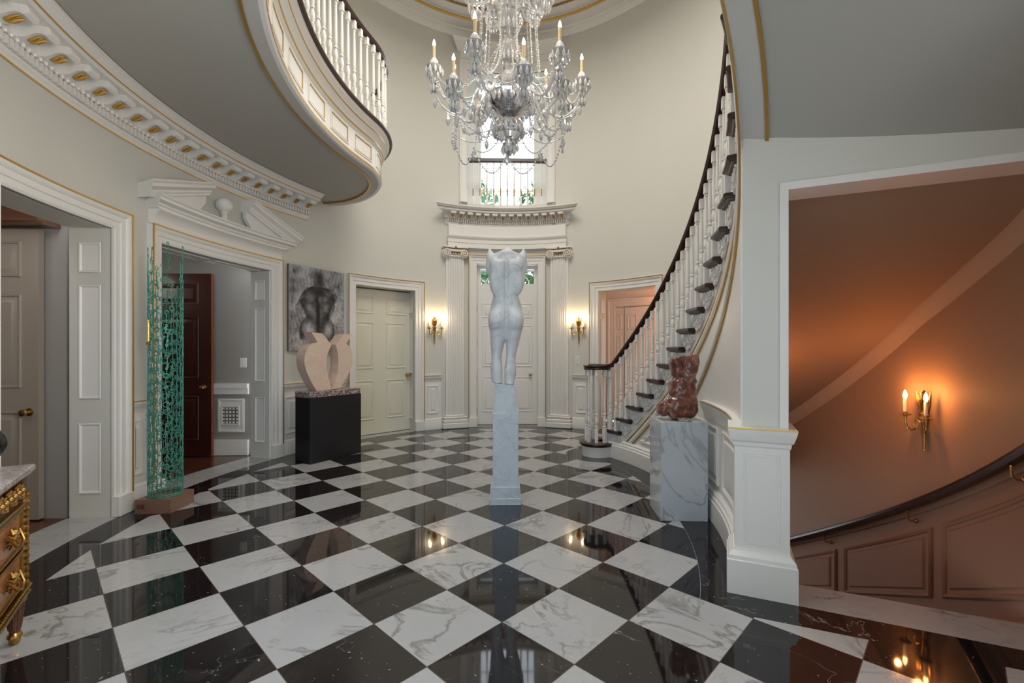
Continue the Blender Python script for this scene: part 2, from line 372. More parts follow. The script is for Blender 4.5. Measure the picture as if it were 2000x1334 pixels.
wsweep(m, prof, s_th(-179), s_th(179), d=.2); tr = struct(m.build('trim_1', M['white']))
# ------------------------------------------------------------------ door surrounds, reveals
CAS = [(0, -.01), (0, .02), (.012, .028), (.02, .022), (.06, .022), (.065, .034), (.105, .036), (.115, .05), (.135, .06), (.15, .06), (.152, 0)]
ntrim = [1]
def surround(d, z1, gilt=True):
    ntrim[0] += 1
    m = MB(); m.casing(d[0], d[1], z1, CAS, n=seg(*d)); m.map(W); o = struct(m.build('trim_%d' % ntrim[0], M['white']))
    m = MB()
    for u, a, b in ((0, d[0]-.158, d[0]+.004), (1, d[1]-.004, d[1]+.158)): m.box(a, b, 0, .068, 0, .17, .004, 1)
    m.map(W); m.build('plinth_block', M['white'], o)
    if gilt:
        m = MB(); m.casing(d[0], d[1], z1, [(.143, .056), (.143, .066), (.155, .067), (.155, .057)], n=seg(*d), z0=.17); m.map(W); m.build('gilt_edge', M['gold'], o)
    return o
def jamb(parent, d, z1, which, zs):
    u = d[which]; sg = 1 if which == 0 else -1
    for a, b in zs:
        m = MB(); m.frame(-.245, -.075, a, b, [(0, 0), (.004, .006), (.012, .004), (.022, -.012), (.03, -.012)], True)
        m.map(lambda v, w, z: W(u + sg*(w+.013)*.6, v, z))
        m.build('jamb_panel', M['white'], parent)
JZ = [(.2, .78), (.98, 1.92), (2.02, 2.27)]
c1 = surround(D1, DH); jamb(c1, D1, DH, 1, JZ)
c2 = surround(D2, DH); jamb(c2, D2, DH, 1, JZ)
c3 = surround(D3, DH); jamb(c3, D3, DH, 1, JZ)
c4 = surround(D4, 2.93)
c5 = surround(D5, DH); jamb(c5, D5, DH, 0, JZ)
# panelled soffit under the head of the second doorway
for a, b in ((-5.6, -4.95), (-4.88, -4.22)):
    m = MB(); m.frame(a, b, -.25, -.07, [(0, 0), (.01, .008), (.025, -.004)], True, 4); m.map(lambda u, w, v: W(u, v, DH - .002 - max(w, 0))); m.build('head_panel', M['white'], c2)
# ------------------------------------------------------------------ wainscot: baseboard, chair rail, raised panels
BASE = [(0, 0), (.03, 0), (.03, .15), (.024, .16), (.024, .175), (.012, .19), (0, .2)]
RAIL = [(0, .83), (.01, .83), (.014, .86), (.03, .88), (.042, .90), (.046, .925), (.044, .94), (0, .942)]
PAN = [(0, 0), (0, .012), (.012, .02), (.03, .012), (.034, .004), (.06, .004), (.075, .016), (.08, .016)]
secs = [(-6.06, -5.84, 'left'), (-3.99, -2.905, 'left_far'), (-1.517, -1.2, 'far'), (1.2, 1.517, 'far_right'), (2.9, 3.6, 'right')]
nb = 0
for a, b, side_ in secs:
    m = MB(); wsweep(m, BASE, a, b); bb = struct(m.build('baseboard_' + side_, M['white']))
    m = MB(); wsweep(m, RAIL, a, b); m.build('chair_rail', M['white'], bb)
    m = MB(); wsweep(m, [(.044, .926), (.051, .929), (.051, .935), (.044, .938)], a, b); m.build('gilt_line', M['gold'], bb)
    m = MB(); m.frame(a, b, .2, .83, [(0, .004), (.01, .005)], True, seg(a, b)); m.map(W); m.build('dado', M['white'], bb)
    n = 1 if b - a < .6 else 2
    for i in range(n):
        p, q = a + (b-a)*i/n + .055, a + (b-a)*(i+1)/n - .055
        m = MB(); m.frame(p, q, .27, .77, PAN, True, seg(p, q)); m.map(W); m.build('raised_panel', M['white'], bb)
# ------------------------------------------------------------------ doors
def leaf(name, fmap, w, h, mat, rows, cols, parent=None, thick=.045, inset=True, edge=None):
    """panelled leaf in local (u 0..w, v front = 0 towards the hall, z)"""
    r = sroot(name) if parent is None else parent
    m = MB(); m.box(0, w, -thick, 0, .008, h, nx=max(1, int(w/.2))); m.map(fmap); m.build('leaf', mat, r, ang=25)
    if edge: m = MB(); m.box(w, w+.004, -thick, 0, .008, h); m.map(fmap); m.build('leaf_edge', edge, r)
    for a, b in rows:
        for c, d in cols:
            m = MB(); m.frame(c, d, a, b, [(-.006, 0), (0, .011), (.01, .010), (.018, .0004), (.036, .0004), (.058, .013), (.064, .013)], True, max(1, int((d-c)/.15))); m.map(fmap); m.build('door_panel', mat, r)
    return r
def knob(fmap, u, z, r, mat='brass'):
    m = MB(); m.lathe([(.0, 0), (.032, 0), (.032, .006), (.012, .01), (.011, .03), (.024, .038), (.03, .05), (.026, .064), (.012, .07), (0, .071)], 14)
    m.map(lambda x, y, q: fmap(u + x, q, z + y)); m.build('door_knob', M[mat], r)
def hinges(fmap, u, zs, r):
    for z in zs:
        m = MB(); m.lathe([(0, -.06), (.011, -.06), (.011, .06), (0, .06)], 8); m.map(lambda x, y, q: fmap(u + x, .008 + y, z + q)); m.build('hinge', M['brass'], r)
SIX = [(.25, .88), (1.08, 1.83), (1.98, 2.24)]
def flat(x, y, rz):
    c, s_ = math.cos(rz), math.sin(rz)
    return lambda u, v, z: (x + c*u + s_*v, y + s_*u - c*v, z)
# door 3: closed six panel leaf at the back of its reveal
def chord(s0, s1, v):                                # straight leaf between two points of the wall
    a, b = W(s0, v, 0), W(s1, v, 0); w = math.hypot(b[0]-a[0], b[1]-a[1]); return flat(a[0], a[1], math.atan2(b[1]-a[1], b[0]-a[0])), w
f, w = chord(D3[0]-.03, D3[1]+.03, -.22)
d3 = leaf('door_3', f, w, 2.37, M['cream'], SIX, [(.13, .47), (w-.47, w-.13)]); knob(f, w-.09, .95, d3); hinges(f, .075, (.32, 1.15, 2.06), d3)
f, w = chord(D4[0], D4[1], -.18)
d4 = leaf('door_4', f, w, 2.385, M['white'], SIX, [(.14, .5), (w-.5, w-.14)]); knob(f, w-.17, .93, d4); hinges(f, .025, (.25, .88, 1.52, 2.15), d4)
# fanlight over the front door
m = MB(); n = 20; mid = w/2; z0, z1 = 2.43, 2.9
m.box(0, w, -.05, .0, 2.385, 2.60); m.box(0, w, -.05, 0, 2.87, 2.95); m.box(0, .1, -.05, 0, 2.60, 2.87); m.box(w-.1, w, -.05, 0, 2.60, 2.87)
m.map(f); m.build('fanlight_frame', M['white'], d4)
m = MB()
m.tube([(mid + .4*math.cos(PI*i/n), -.02, 2.6 + .25*math.sin(PI*i/n)) for i in range(n+1)], .009, 6)
m.tube([(mid + .16*math.cos(PI*i/n), -.02, 2.6 + .1*math.sin(PI*i/n)) for i in range(n+1)], .009, 6)
for k in (30, 60, 90, 120, 150): m.tube([(mid + .16*math.cos(R(k)), -.02, 2.6 + .1*math.sin(R(k))), (mid + .4*math.cos(R(k)), -.02, 2.6 + .25*math.sin(R(k)))], .007, 6)
m.map(f); m.build('fan_muntins', M['white'], d4)
m = MB(); m.add([(.1, -.03, 2.6), (w-.1, -.03, 2.6), (w-.1, -.03, 2.87), (.1, -.03, 2.87)], [(0, 1, 2, 3)]); m.map(f); m.build('fanlight_glass', M['glass'], d4)
m = MB(); m.box(-.05, w+.05, -.1, .05, 0, .012); m.map(f); m.build('threshold', M['brownwood'], d4)
# door 1: leaf folded back in the study, door 2: mahogany leaf folded back against the library wall
f = flat(-4.72, 1.49, 0)
d1 = leaf('door_1', f, .94, 2.36, M['dimwarm'], SIX[:2] + [(1.98, 2.26)], [(.16, .8)]); knob(f, .87, .88, d1)
f = flat(-4.76, 3.72, 0)
d2 = leaf('door_2', f, .94, 2.37, M['mahogany'], [(.22, .78), (1.02, 1.80), (1.98, 2.24)], [(.14, .78)], edge=M['mahedge']); knob(f, .85, .90, d2)
# rooms beyond
def slab(name, x0, x1, y0, y1, z0, z1, mat, p=None):
    m = MB(); m.box(x0, x1, y0, y1, z0, z1); o = m.build(name, mat, p, smooth=False); return o if p else struct(o)
slab('floor_library', -7.2, -2.0, -1.2, 5.2, -.09, -.062, M['planks'])
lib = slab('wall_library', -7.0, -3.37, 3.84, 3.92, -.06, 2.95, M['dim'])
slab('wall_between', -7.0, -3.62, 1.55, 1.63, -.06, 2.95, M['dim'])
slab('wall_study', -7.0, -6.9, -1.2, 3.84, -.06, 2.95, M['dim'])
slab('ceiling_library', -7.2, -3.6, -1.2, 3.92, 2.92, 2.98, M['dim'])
fl2 = MB(); fl2.poly([W(-7.6, -.33, 0)[:2], W(-7.0, -.33, 0)[:2], W(-6.5, -.33, 0)[:2], W(-5.9, -.33, 0)[:2], W(-5.3, -.33, 0)[:2], W(-4.7, -.33, 0)[:2], W(-4.0, -.33, 0)[:2], (-7, 3.9), (-7, -1)], -.03, -.004)
struct(fl2.build('floor_planks', M['planks'], smooth=False))
m = MB(); m.box(-6.95, -3.4, 3.80, 3.84, 0, .2); m.box(-6.95, -3.4, 3.79, 3.84, .88, .94); m.box(-6.95, -3.4, 3.81, 3.84, .80, .88)
bl = struct(m.build('baseboard_library', M['white'], smooth=False))
m = MB(); m.frame(-3.80, -3.46, .30, .74, [(0, 3.84), (0, 3.825), (.02, 3.82), (.035, 3.835), (.04, 3.835)], True); m.build('raised_panel', M['white'], bl)
m = MB(); m.box(-6.9, -3.5, 3.70, 3.84, 2.80, 2.92, .03); m.box(-6.9, -3.5, 1.63, 1.76, 2.72, 2.92, .03); m.box(-6.9, -6.75, 1.7, 3.8, 2.72, 2.92, .03); struct(m.build('trim_library', M['white']))
m = MB(); m.box(-6.9, -3.66, 1.40, 1.55, 2.38, 2.92); m.box(-6.9, -3.66, 1.36, 1.40, 2.40, 2.46); m.box(-4.35, -4.25, 1.37, 1.40, 2.46, 2.9); struct(m.build('trim_study', M['brownwood'], smooth=False))
m = MB(); m.box(-3.475, -3.395, -.003, .0, .27, .0, .0)
m = MB(); m.box(-.045, .045, -.006, 0, -.065, .065, .003); m.box(-.012, .012, -.012, -.006, -.028, .028); sw = m.build('light_switch', M['plate']); sw.location = (-3.475, 3.838, 1.215)
tag(sw, 'small grey switch plate on the library wall beside the mahogany door', 'light switch')
v = thing('air_vent', 'white pierced air vent grille low on the library wainscot', 'vent', (-3.63, 3.818, .52), world=False)
m = MB(); m.frame(-.12, .12, -.13, .13, [(0, 0), (0, -.012), (.015, -.014), (.018, -.004)], False); m.build('frame', M['white'], v)
m = MB(); m.add([(-.11, -.001, -.12), (.11, -.001, -.12), (.11, -.001, .12), (-.11, -.001, .12)], [(0, 1, 2, 3)]); m.build('dark_backing', M['dim2'], v)
m = MB()
for i in range(5):
    for j in range(5):
        cx, cz = -.088 + i*.044, -.092 + j*.046
        for k in range(4):
            a = R(45 + 90*k); m.tube([(cx, -.006, cz), (cx + .022*math.cos(a), -.006, cz + .022*math.sin(a))], .0035, 4)
        m.tube([(cx + .013*math.cos(R(q)), -.006, cz + .013*math.sin(R(q))) for q in range(0, 361, 60)], .003, 4)
m.build('lattice', M['white'], v)
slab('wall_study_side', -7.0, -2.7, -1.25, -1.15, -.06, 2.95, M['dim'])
f, w = chord(D3[0]-.25, D3[1]+.25, -.36)
m = MB(); m.box(-.1, w+.1, -.06, 0, 0, 2.6); m.map(f); struct(m.build('wall_closet', M['dim'], smooth=False))  # unseen slab added to stop sky light leaking round the closed leaf
# passage behind the right hand doorway with its warm light
pa, pb = W(1.45, -.34, 0), W(3.05, -.34, 0)
f = flat(2.0, 6.75, R(-38))
pw = MB(); pw.box(-.7, .15, -.05, 0, 0, 2.7); pw.box(1.12, 2.4, -.05, 0, 0, 2.7); pw.box(.15, 1.12, -.05, 0, 2.22, 2.7)
pw.map(f); struct(pw.build('wall_passage', M['peach'], smooth=False))
m = MB(); m.box(-.3, 1.6, -.32, -.28, -.05, 2.8); m.map(f); struct(m.build('wall_passage_back', M['peach'], smooth=False))  # unseen slab added to stop light leaking in over the inner door
m = MB(); m.casing(.15, 1.12, 2.22, CAS, n=2); m.map(f); struct(m.build('trim_passage', M['peachdoor']))
g = flat(2.0 + .15*math.cos(R(-38)) - .1*math.sin(R(38)), 6.75 - .15*math.sin(R(38)) + .1*math.cos(R(38)) , R(-38))
d5 = leaf('door_5', g, .97, 2.21, M['peachdoor'], [(.25, .85), (1.05, 1.65), (1.78, 2.05)], [(.06, .2), (.34, .52), (.66, .88)]); hinges(g, .93, (1.9,), d5)
m = MB(); m.box(.265, .275, -.001, .003, .01, 2.2); m.map(g); m.build('leaf_joint', M['dark'], d5)
mm = MB(); mm.poly([W(1.35, -.33, 0)[:2], W(1.9, -.33, 0)[:2], W(2.4, -.33, 0)[:2], W(3.0, -.33, 0)[:2], (4.4, 5.0), (4.4, 7.6), (1.2, 7.6)], 2.72, 2.76); struct(mm.build('ceiling_passage', M['peach'], smooth=False))
slab('floor_passage', 1.3, 4.3, 5.2, 7.6, -.1, -.065, M['planks'])
slab('wall_passage_side', 3.55, 3.65, 4.2, 6.6, -.06, 2.72, M['peach'])
slab('wall_passage_left', 1.22, 1.30, 5.95, 7.2, -.06, 2.72, M['peach'])
# ------------------------------------------------------------------ upper window opening, railing and window
m = MB()
WC = [(0, -.02), (0, .02), (.015, .03), (.02, .022), (.09, .022), (.095, .035), (.14, .04), (.15, .05), (.155, 0)]
m.casing(-.73, .73, 6.42, WC, n=10, z0=4.02); m.map(W); wt = struct(m.build('trim_7', M['white']))
m = MB(); m.frame(-.86, .86, 6.59, 6.72, [(0, 0), (0, .03)], True, 12); m.map(W); m.build('frieze', M['white'], wt)
m = MB(); prof = [(0, 6.70), (.05, 6.70), (.06, 6.73), (.10, 6.75), (.13, 6.78), (.16, 6.79), (.165, 6.82), (.2, 6.835), (.21, 6.85), (0, 6.86)]
n = 16; L = []
for i in range(n+1): L.append([W((-.88 - v*.85) + (1.76 + 2*v*.85)*i/n, v, z) for v, z in prof])
m.loops(L, True, True, True); m.build('window_cornice', M['white'], wt)
for s0, s1 in ((-.87, -.735), (.735, .87)):
    m = MB(); m.box(s0, s1, 0, .06, 4.02, 4.25, .004); m.map(W); m.build('plinth_block', M['white'], wt)
rl = thing('window_railing', 'dark topped gilded baluster railing across the upper window', 'railing', W(0, -.12, 4.02))
m = MB(); m.box(-.715, .715, -.16, -.08, 4.80, 4.875, .012, 1); m.map(lambda u, v, z: (u, 6.03 - v*0 + .06 + (v+.12), z)); m.build('handrail', M['darkwood'], rl)
def turned(H, blk, top=.09, r=1.0, n=10):          # turned part of a baluster between two square blocks
    h = H - top - blk; q = [(0, 0), (.6, 0), (.75, .01), (.95, .02), (.95, .035), (.6, .045), (.62, .06), (.95, .10), (1.02, .14), (.9, .19), (.6, .235), (.55, .25), (.9, .26), (.9, .285), (.55, .295), (.7, .31), (.78, .36), (.72, .6), (.52, .93), (.55, .95), (.72, .955), (.72, .975), (.5, .98), (.5, 1.0), (0, 1.0)]
    return [(a*.022*r, blk + b*h) for a, b in q]
def baluster_mb(H, blk, top=.09, w=.021, n=10):
    m = MB(); m.box(-w, w, -w, w, 0, blk, .003); m.box(-w*.92, w*.92, -w*.92, w*.92, H-top, H, .003); m.lathe(turned(H, blk, top), n); return m
H = 4.80 - 4.03
for i in range(11):
    u = -.62 + .124*i
    b = MB(); b.box(u-.018, u+.018, 6.072, 6.108, 4.03, 4.19, .002); b.lathe([(0, .30), (.01, .30), (.013, .34), (.008, H-.06), (.012, H-.04), (.014, H), (0, H)], 8, (u, 6.09, 4.03)); o = b.build('baluster', M['white'], rl)
    b = MB(); b.lathe([(0, .16), (.012, .16), (.017, .18), (.011, .2), (.017, .23), (.012, .26), (.016, .28), (.009, .30), (0, .30)], 8, (u, 6.09, 4.03)); b.build('gilt_turning', M['gold'], o)
w1 = sroot('window_1')
m = MB()
for a, b in ((-.95, -.52), (.52, .95)): m.box(a, b, 6.70, 6.78, 3.98, 6.9)
m.box(-.52, .52, 6.70, 6.78, 3.98, 4.1); m.box(-.52, .52, 6.70, 6.78, 6.6, 6.9)
m.build('window_frame', M['white'], w1, smooth=False)
m = MB(); m.box(-.007, .007, 6.73, 6.75, 4.1, 6.6)
for z in (4.5, 4.95, 5.45, 5.95): m.box(-.52, .52, 6.73, 6.75, z-.006, z+.006)
m.build('muntins', M['white'], w1, smooth=False)
m = MB(); m.add([(-.52, 6.74, 4.1), (.52, 6.74, 4.1), (.52, 6.74, 6.6), (-.52, 6.74, 6.6)], [(0, 1, 2, 3)]); m.build('glass_pane', M['glass'], w1)
slab('floor_landing', -.95, .95, 6.06, 6.78, 3.94, 4.015, M['white'])
slab('wall_landing_left', -.98, -.93, 6.06, 6.78, 4.0, 6.9, M['white']); slab('wall_landing_right', .93, .98, 6.06, 6.78, 4.0, 6.9, M['white'])
slab('ceiling_landing', -.98, .98, 6.06, 6.78, 6.88, 6.94, M['white'])
# hall behind the viewpoint
slab('wall_back', -3.0, 3.0, -5.3, -5.2, 0, 3.5, M['wall'])
slab('wall_back_left', -2.95, -2.85, -5.3, -.7, 0, 3.5, M['wall'])
slab('wall_back_right', 2.85, 2.95, -5.3, -1.3, 0, 3.5, M['wall'])
slab('ceiling_back', -3.0, 3.0, -5.3, -2.3, 3.5, 3.6, M['wall'])
# outdoors
def tree(x, y, z0, z1, r, label, n=2600, leafsz=.16):
    t_ = thing('garden_tree', label, 'tree', (x, y, 0)); m = MB(); zc = (z0+z1)/2; hz = (z1-z0)/2
    for _ in range(n):
        d = rng.normal(size=3); d /= np.linalg.norm(d); q = rng.rand()**.45
        p = Vector((x + d[0]*r*q, y + d[1]*r*q, zc + d[2]*hz*q)); a = Vector(rng.normal(size=3)).normalized(); b = a.orthogonal().normalized(); s_ = leafsz*(.6 + .7*rng.rand())
        m.add([p - a*s_, p + b*s_*.45, p + a*s_, p - b*s_*.45], [(0, 1, 2, 3)])
    m.build('foliage', M['leaf'], t_, smooth=False)
    m = MB(); m.tube([(x, y, 0), (x+.05, y, z0*.6), (x-.04, y, zc)], [.14, .11, .06], 8); m.build('trunk', M['bark'], t_)
tree(-1.5, 11.9, 2.2, 6.95, 1.5, 'leafy tree outside, left behind the upper window rail')
tree(1.5, 12.6, 2.0, 7.2, 1.5, 'leafy tree outside, right behind the upper window rail')
slab('porch_roof', -3, 3, 6.9, 9.0, 3.3, 3.5, M['dark'])
# ------------------------------------------------------------------ broken pediment over the second doorway
pd = thing('broken_pediment', 'white broken pediment with ball finial over the library doorway', 'pediment', W(-4.914, 0, 2.55))
a, b = D2[0]-.155, D2[1]+.155; mid = (a+b)/2
m = MB()                                            # concave frieze that flares out to the cornice
prof = [(0, 2.55), (.05, 2.55), (.05, 2.565), (.045, 2.58), (.05, 2.60), (.065, 2.63), (.09, 2.655), (.12, 2.67), (.12, 2.68), (0, 2.68)]
wsweep(m, prof, a+.02, b-.02, d=.1); m.build('frieze', M['white'], pd)
CP = [(0, 0), (.12, 0), (.125, .02), (.14, .03), (.145, .05), (.17, .065), (.19, .07), (.19, .10), (.21, .115), (.21, .13), (0, .13)]
m = MB(); n = 14; L = []
for i in range(n+1):
    L.append([W((a - max(v-.1, 0)) + (b-a+2*max(v-.1, 0))*i/n, v, 2.68 + z*.8) for v, z in CP])
m.loops(L, True, True, True); m.build('horizontal_cornice', M['white'], pd)
zr = lambda q: 2.745 + .265*q                        # height of the raking mouldings at fraction q from the end to the cut
for sg, e0, e1 in ((1, a-.10, a + .66), (-1, b+.10, b - .60)):
    m = MB(); n = 8; L = []
    for i in range(n+1):
        q = i/n; L.append([W(e0 + (e1-e0)*q - (max(v-.1, 0)*sg*(1-q)), v, zr(q) + z) for v, z in CP])
    m.loops(L, True, True, True); m.build('raking_cornice', M['white'], pd)
    m = MB(); n = 8; V = []                          # tympanum piece below it, ending in a scroll
    pts = [(0, 2.78), (1, zr(1)), (1.0, 2.93), (.93, 2.87), (.85, 2.80), (.80, 2.78)]
    T = [(e0 + (e1-e0)*p + (sg*.06 if p == 1 else 0)*0, z) for p, z in pts]
    m.loops([[W(u, .03, z) for u, z in T], [W(u, .075, z) for u, z in T]], True, True, True); m.build('tympanum', M['white'], pd, smooth=False)
m = MB(); c = W(mid-.03, .10, 2.78)
m.lathe([(0, 0), (.065, 0), (.065, .015), (.05, .02), (.035, .05), (.028, .09), (.04, .105), (.04, .115), (.03, .12), (.045, .13), (.075, .16), (.085, .2), (.075, .24), (.045, .27), (0, .285)], 18, c)
m.build('ball_finial', M['white'], pd)
# ------------------------------------------------------------------ fluted pilasters
def pilaster(s0, s1, label):
    mid = (s0+s1)/2; p = thing('fluted_pilaster', label, 'pilaster', W(mid, 0, 0), group='fluted pilasters beside the front door')
    m = MB(); n = 7; U = [(s0, 0), (s0, .06), (s0+.025, .065)]; w = (s1-s0-.05)/n
    for i in range(n):
        u = s0 + .025 + i*w
        U += [(u+w*.18, .065), (u+w*.25, .052), (u+w*.5, .045), (u+w*.75, .052), (u+w*.82, .065)]
    U += [(s1-.025, .065), (s1, .06), (s1, 0)]
    m.loops([[W(u, v, z) for u, v in U] for z in (.23, 1.2, 2.2, 3.02)], False); m.build('fluted_shaft', M['white'], p, ang=50)
    m = MB()
    for z0, z1, e, v in ((0, .10, .075, .125), (.10, .155, .065, .115), (.155, .175, .045, .095), (.175, .205, .055, .105), (.205, .235, .02, .08)):
        m.box(s0-e, s1+e, 0, v, z0, z1, .006 if z1-z0 < .03 else .012)
    m.map(W); m.build('base', M['white'], p)
    cp = MB(); cp.box(s0-.07, s1+.07, 0, .125, 3.165, 3.20, .006); cp.box(s0-.02, s1+.02, 0, .09, 3.02, 3.10, .01); cp.box(s0-.05, s1+.05, 0, .11, 3.10, 3.165, .012)
    cp.map(W); cap = cp.build('ionic_capital', M['white'], p)
    for sg, u in ((-1, s0-.005), (1, s1+.005)):
        m = MB(); m.lathe([(0, 0), (.075, 0), (.08, .01), (.08, .12), (.07, .13), (.055, .125), (.04, .13), (.02, .126), (0, .135)], 20)
        m.map(lambda x, y, z: W(u + x, z, 3.085 + y)); m.build('volute', M['white'], cap)
        m = MB(); m.tube([W(u - sg*.077*(1-t_/30)*math.cos(t_*.45 + PI/2), .134, 3.085 + .077*(1-t_/30)*math.sin(t_*.45 + PI/2)) for t_ in range(29)], .005, 5); m.build('gilt_scroll', M['gold'], cap)
    m = MB(); m.tube([W(s0-.07, .127, 3.172), W(mid, .127, 3.165), W(s1+.07, .127, 3.172)], .007, 5)
    m.tube([W(s0+.05 + (s1-s0-.1)*i/8, .118, 3.115 - .018*math.sin(PI*i/8)) for i in range(9)], .008, 5)
    for i in range(5): m.sphere(W(mid - .09 + .045*i, .10, 3.07), .018, 7, 5)
    m.sphere(W(mid, .13, 3.185), .022, 8, 6); m.build('gilt_ornament', M['ormolu'], cap)
pilaster(-1.13, -.80, 'white fluted pilaster with gilded scroll capital left of the front door')
pilaster(.80, 1.13, 'white fluted pilaster with gilded scroll capital right of the front door')
# ------------------------------------------------------------------ cornices with gilded modillions
def modillion_mesh():
    m = MB()                                         # bracket: local x along wall, -y into room, hanging below z = 0
    prof = [(0, 0), (-.17, 0), (-.185, -.02), (-.18, -.045), (-.155, -.055), (-.13, -.045), (-.10, -.05), (-.06, -.075), (-.03, -.085), (0, -.085)]
    m.loops([[(x, y, z) for y, z in prof] for x in (-.045, .045)], True, True, True)
    for x in (-.046, .046): m.lathe([(0, -.004), (.022, -.004), (.022, .004), (0, .004)], 10); m.map(lambda a, b, c: (x + c, -.16 + a, -.03 + b), len(m.V) - 40)
    me = m.build('modillion_tmp', M['white']); o = me.data; bpy.data.objects.remove(me)
    m = MB()
    for x in (-.03, -.01, .01, .03):
        m.tube([(x*.6, -.03, -.09), (x, -.07, -.082), (x*1.2, -.11, -.062), (x, -.135, -.054)], [.011, .014, .011, .004], 6)
    m.tube([(0, -.03, -.094), (0, -.09, -.084), (0, -.145, -.064), (0, -.165, -.066)], [.01, .014, .011, .004], 6)
    m2 = m.build('leaf_tmp', M['gold']); p = m2.data; bpy.data.objects.remove(m2)
    return o, p
MOD, LEAF = modillion_mesh(); MOD.name = 'modillion'; LEAF.name = 'gilt_leaf'
def cornice(root, s0, s1, zt, sc, mstep, ret=0.0):
    """full entablature cornice whose top is at zt; sc scales the section"""
    k = sc; d = .12
    def sw(prof, nm, mat, ex=0.0):
        m = MB(); n = seg(s0, s1, d); L = []
        for i in range(n+1): L.append([W((s0 - ret*v*k - ex) + (s1-s0 + 2*ret*v*k + 2*ex)*i/n, v*k, zt + z*k) for v, z in prof])
        m.loops(L, True, True, True); return m.build(nm, mat, root)
    sw([(0, -.09), (.26, -.09), (.26, -.055), (.27, -.05), (.285, -.045), (.30, -.03), (.325, -.02), (.335, -.018), (.335, 0), (0, 0)], 'corona', M['white'])
    sw([(.258, -.055), (.266, -.055), (.276, -.044), (.268, -.042)], 'gilt_line', M['gold'])
    sw([(0, -.175), (.06, -.175), (.06, -.09), (0, -.09)], 'modillion_band', M['white'])
    sw([(0, -.20), (.055, -.20), (.07, -.19), (.062, -.175), (0, -.175)], 'egg_moulding', M['white'])
    sw([(0, -.262), (.02, -.262), (.02, -.2), (0, -.2)], 'dentil_band', M['white'])
    sw([(0, -.31), (.012, -.31), (.02, -.295), (.034, -.285), (.036, -.262), (0, -.262)], 'bed_moulding', M['white'])
    sw([(0, -.318), (.008, -.318), (.011, -.31), (0, -.31)], 'gilt_line', M['gold'])
    m = MB(); n = int((s1-s0)/(.043*k))
    for i in range(n):
        u = s0 + (i+.5)*(s1-s0)/n; h = .0125*k; q = MB(); q.box(u-h, u+h, .018*k, .062*k, zt-.258*k, zt-.203*k); q.map(W); m.add(q.V, q.F)
    m.build('dentils', M['white'], root, smooth=False)
    m = MB(); n = int((s1-s0)/(.05*k))
    for i in range(n): m.sphere(W(s0 + (i+.5)*(s1-s0)/n, .062*k, zt-.188*k), .017*k, 6, 4)
    m.build('egg_row', M['white'], root)
    m = MB()
    for i in range(n): m.sphere(W(s0 + i*(s1-s0)/n, .056*k, zt-.2*k), .008*k, 5, 3)
    m.tube([W(s0 + i*(s1-s0)/n, .056*k, zt-.2*k) for i in range(n)], .003*k, 4); m.build('gilt_dart_band', M['gold'], root)
    nm = int(round((s1-s0)/mstep))
    for i in range(nm):
        u = s0 + (i+.5)*(s1-s0)/nm; o = inst(MOD, root, W(u, .06*k, zt-.09*k), Wrot(u), (k, k, k), 'modillion'); g = link('gilt_leaf', LEAF, o); g.scale = (.62, .7, .8); g.location = (0, -.03, -.012)
lc = sroot('trim_8', W(-6, 0, 3.5)); cornice(lc, s_th(-135), -3.56, 3.5, 1.0, .205, 0)
en = thing('entablature', 'white entablature with gilded cornice above the front door', 'entablature', W(0, 0, 3.2))
cornice(en, -1.11, 1.11, 3.885, .92, .158, 1.0)
m = MB(); wsweep(m, [(0, 3.40), (.09, 3.40), (.09, 3.60), (0, 3.60)], -1.09, 1.09); m.build('frieze', M['white'], en)
m = MB(); n = 18; L = []
for i in range(n+1):
    L.append([W((-1.05 - v*.6) + (2.1 + 1.2*v)*i/n, v, z) for v, z in [(0, 3.20), (.085, 3.20), (.085, 3.28), (.095, 3.285), (.095, 3.345), (.105, 3.355), (.125, 3.375), (.13, 3.40), (0, 3.40)]])
m.loops(L, True, True, True); m.build('architrave', M['white'], en)
M['wallshade'] = paint('soffit_border_paint', (.50, .48, .45), .5)  # underside shade put into the border colour, slightly lighter than the soffit
# ------------------------------------------------------------------ gallery (balcony) with balustrade
def catmull(P, step=.08):
    P = [np.array(p, float) for p in P]; out = []
    for i in range(len(P)-1):
        p0, p1, p2, p3 = P[max(i-1, 0)], P[i], P[i+1], P[min(i+2, len(P)-1)]; n = max(1, int(np.linalg.norm(p2-p1)/step))
        for j in range(n):
            t_ = j/n; out.append(.5*((2*p1) + (-p0+p2)*t_ + (2*p0-5*p1+4*p2-p3)*t_*t_ + (-p0+3*p1-3*p2+p3)*t_**3))
    out.append(P[-1]); return out
gp = [(1.74*math.sin(R(a)), YC + 2.66*math.cos(R(a))) for a in range(170, 291, 6)] + [(-1.572, 3.13), (-1.568, 3.38), (-1.63, 3.66), (-1.79, 3.97), (-2.05, 4.26), (-2.36, 4.44), (-2.62, 4.50)]
GP = catmull(gp)
def normals(P):                                      # right of travel = towards the open well for this path
    N = []
    for i in range(len(P)):
        t_ = P[min(i+1, len(P)-1)] - P[max(i-1, 0)]; t_ /= np.linalg.norm(t_); N.append((t_[1], -t_[0]))
    return N
GN = normals(GP)
gal = thing('gallery', 'curved upper gallery with white panelled front, gilt lines and balustrade', 'gallery', (-2.4, 1.9, 3.5))
def gsweep(prof, nm, mat, i0=0, i1=None, parent=gal):
    m = MB(); P = GP[i0:i1]; N = GN[i0:i1]; m.sweep(prof, [(p[0], p[1], 0) for p in P], N); return m.build(nm, mat, parent)
th_end = math.atan2(GP[-1][0]/A, (GP[-1][1]-YC)/B)
outer = [(lambda q: (q[0], q[1]))(eP(a, A, B, -.05)) for a in np.linspace(th_end, R(170-360), 60)]
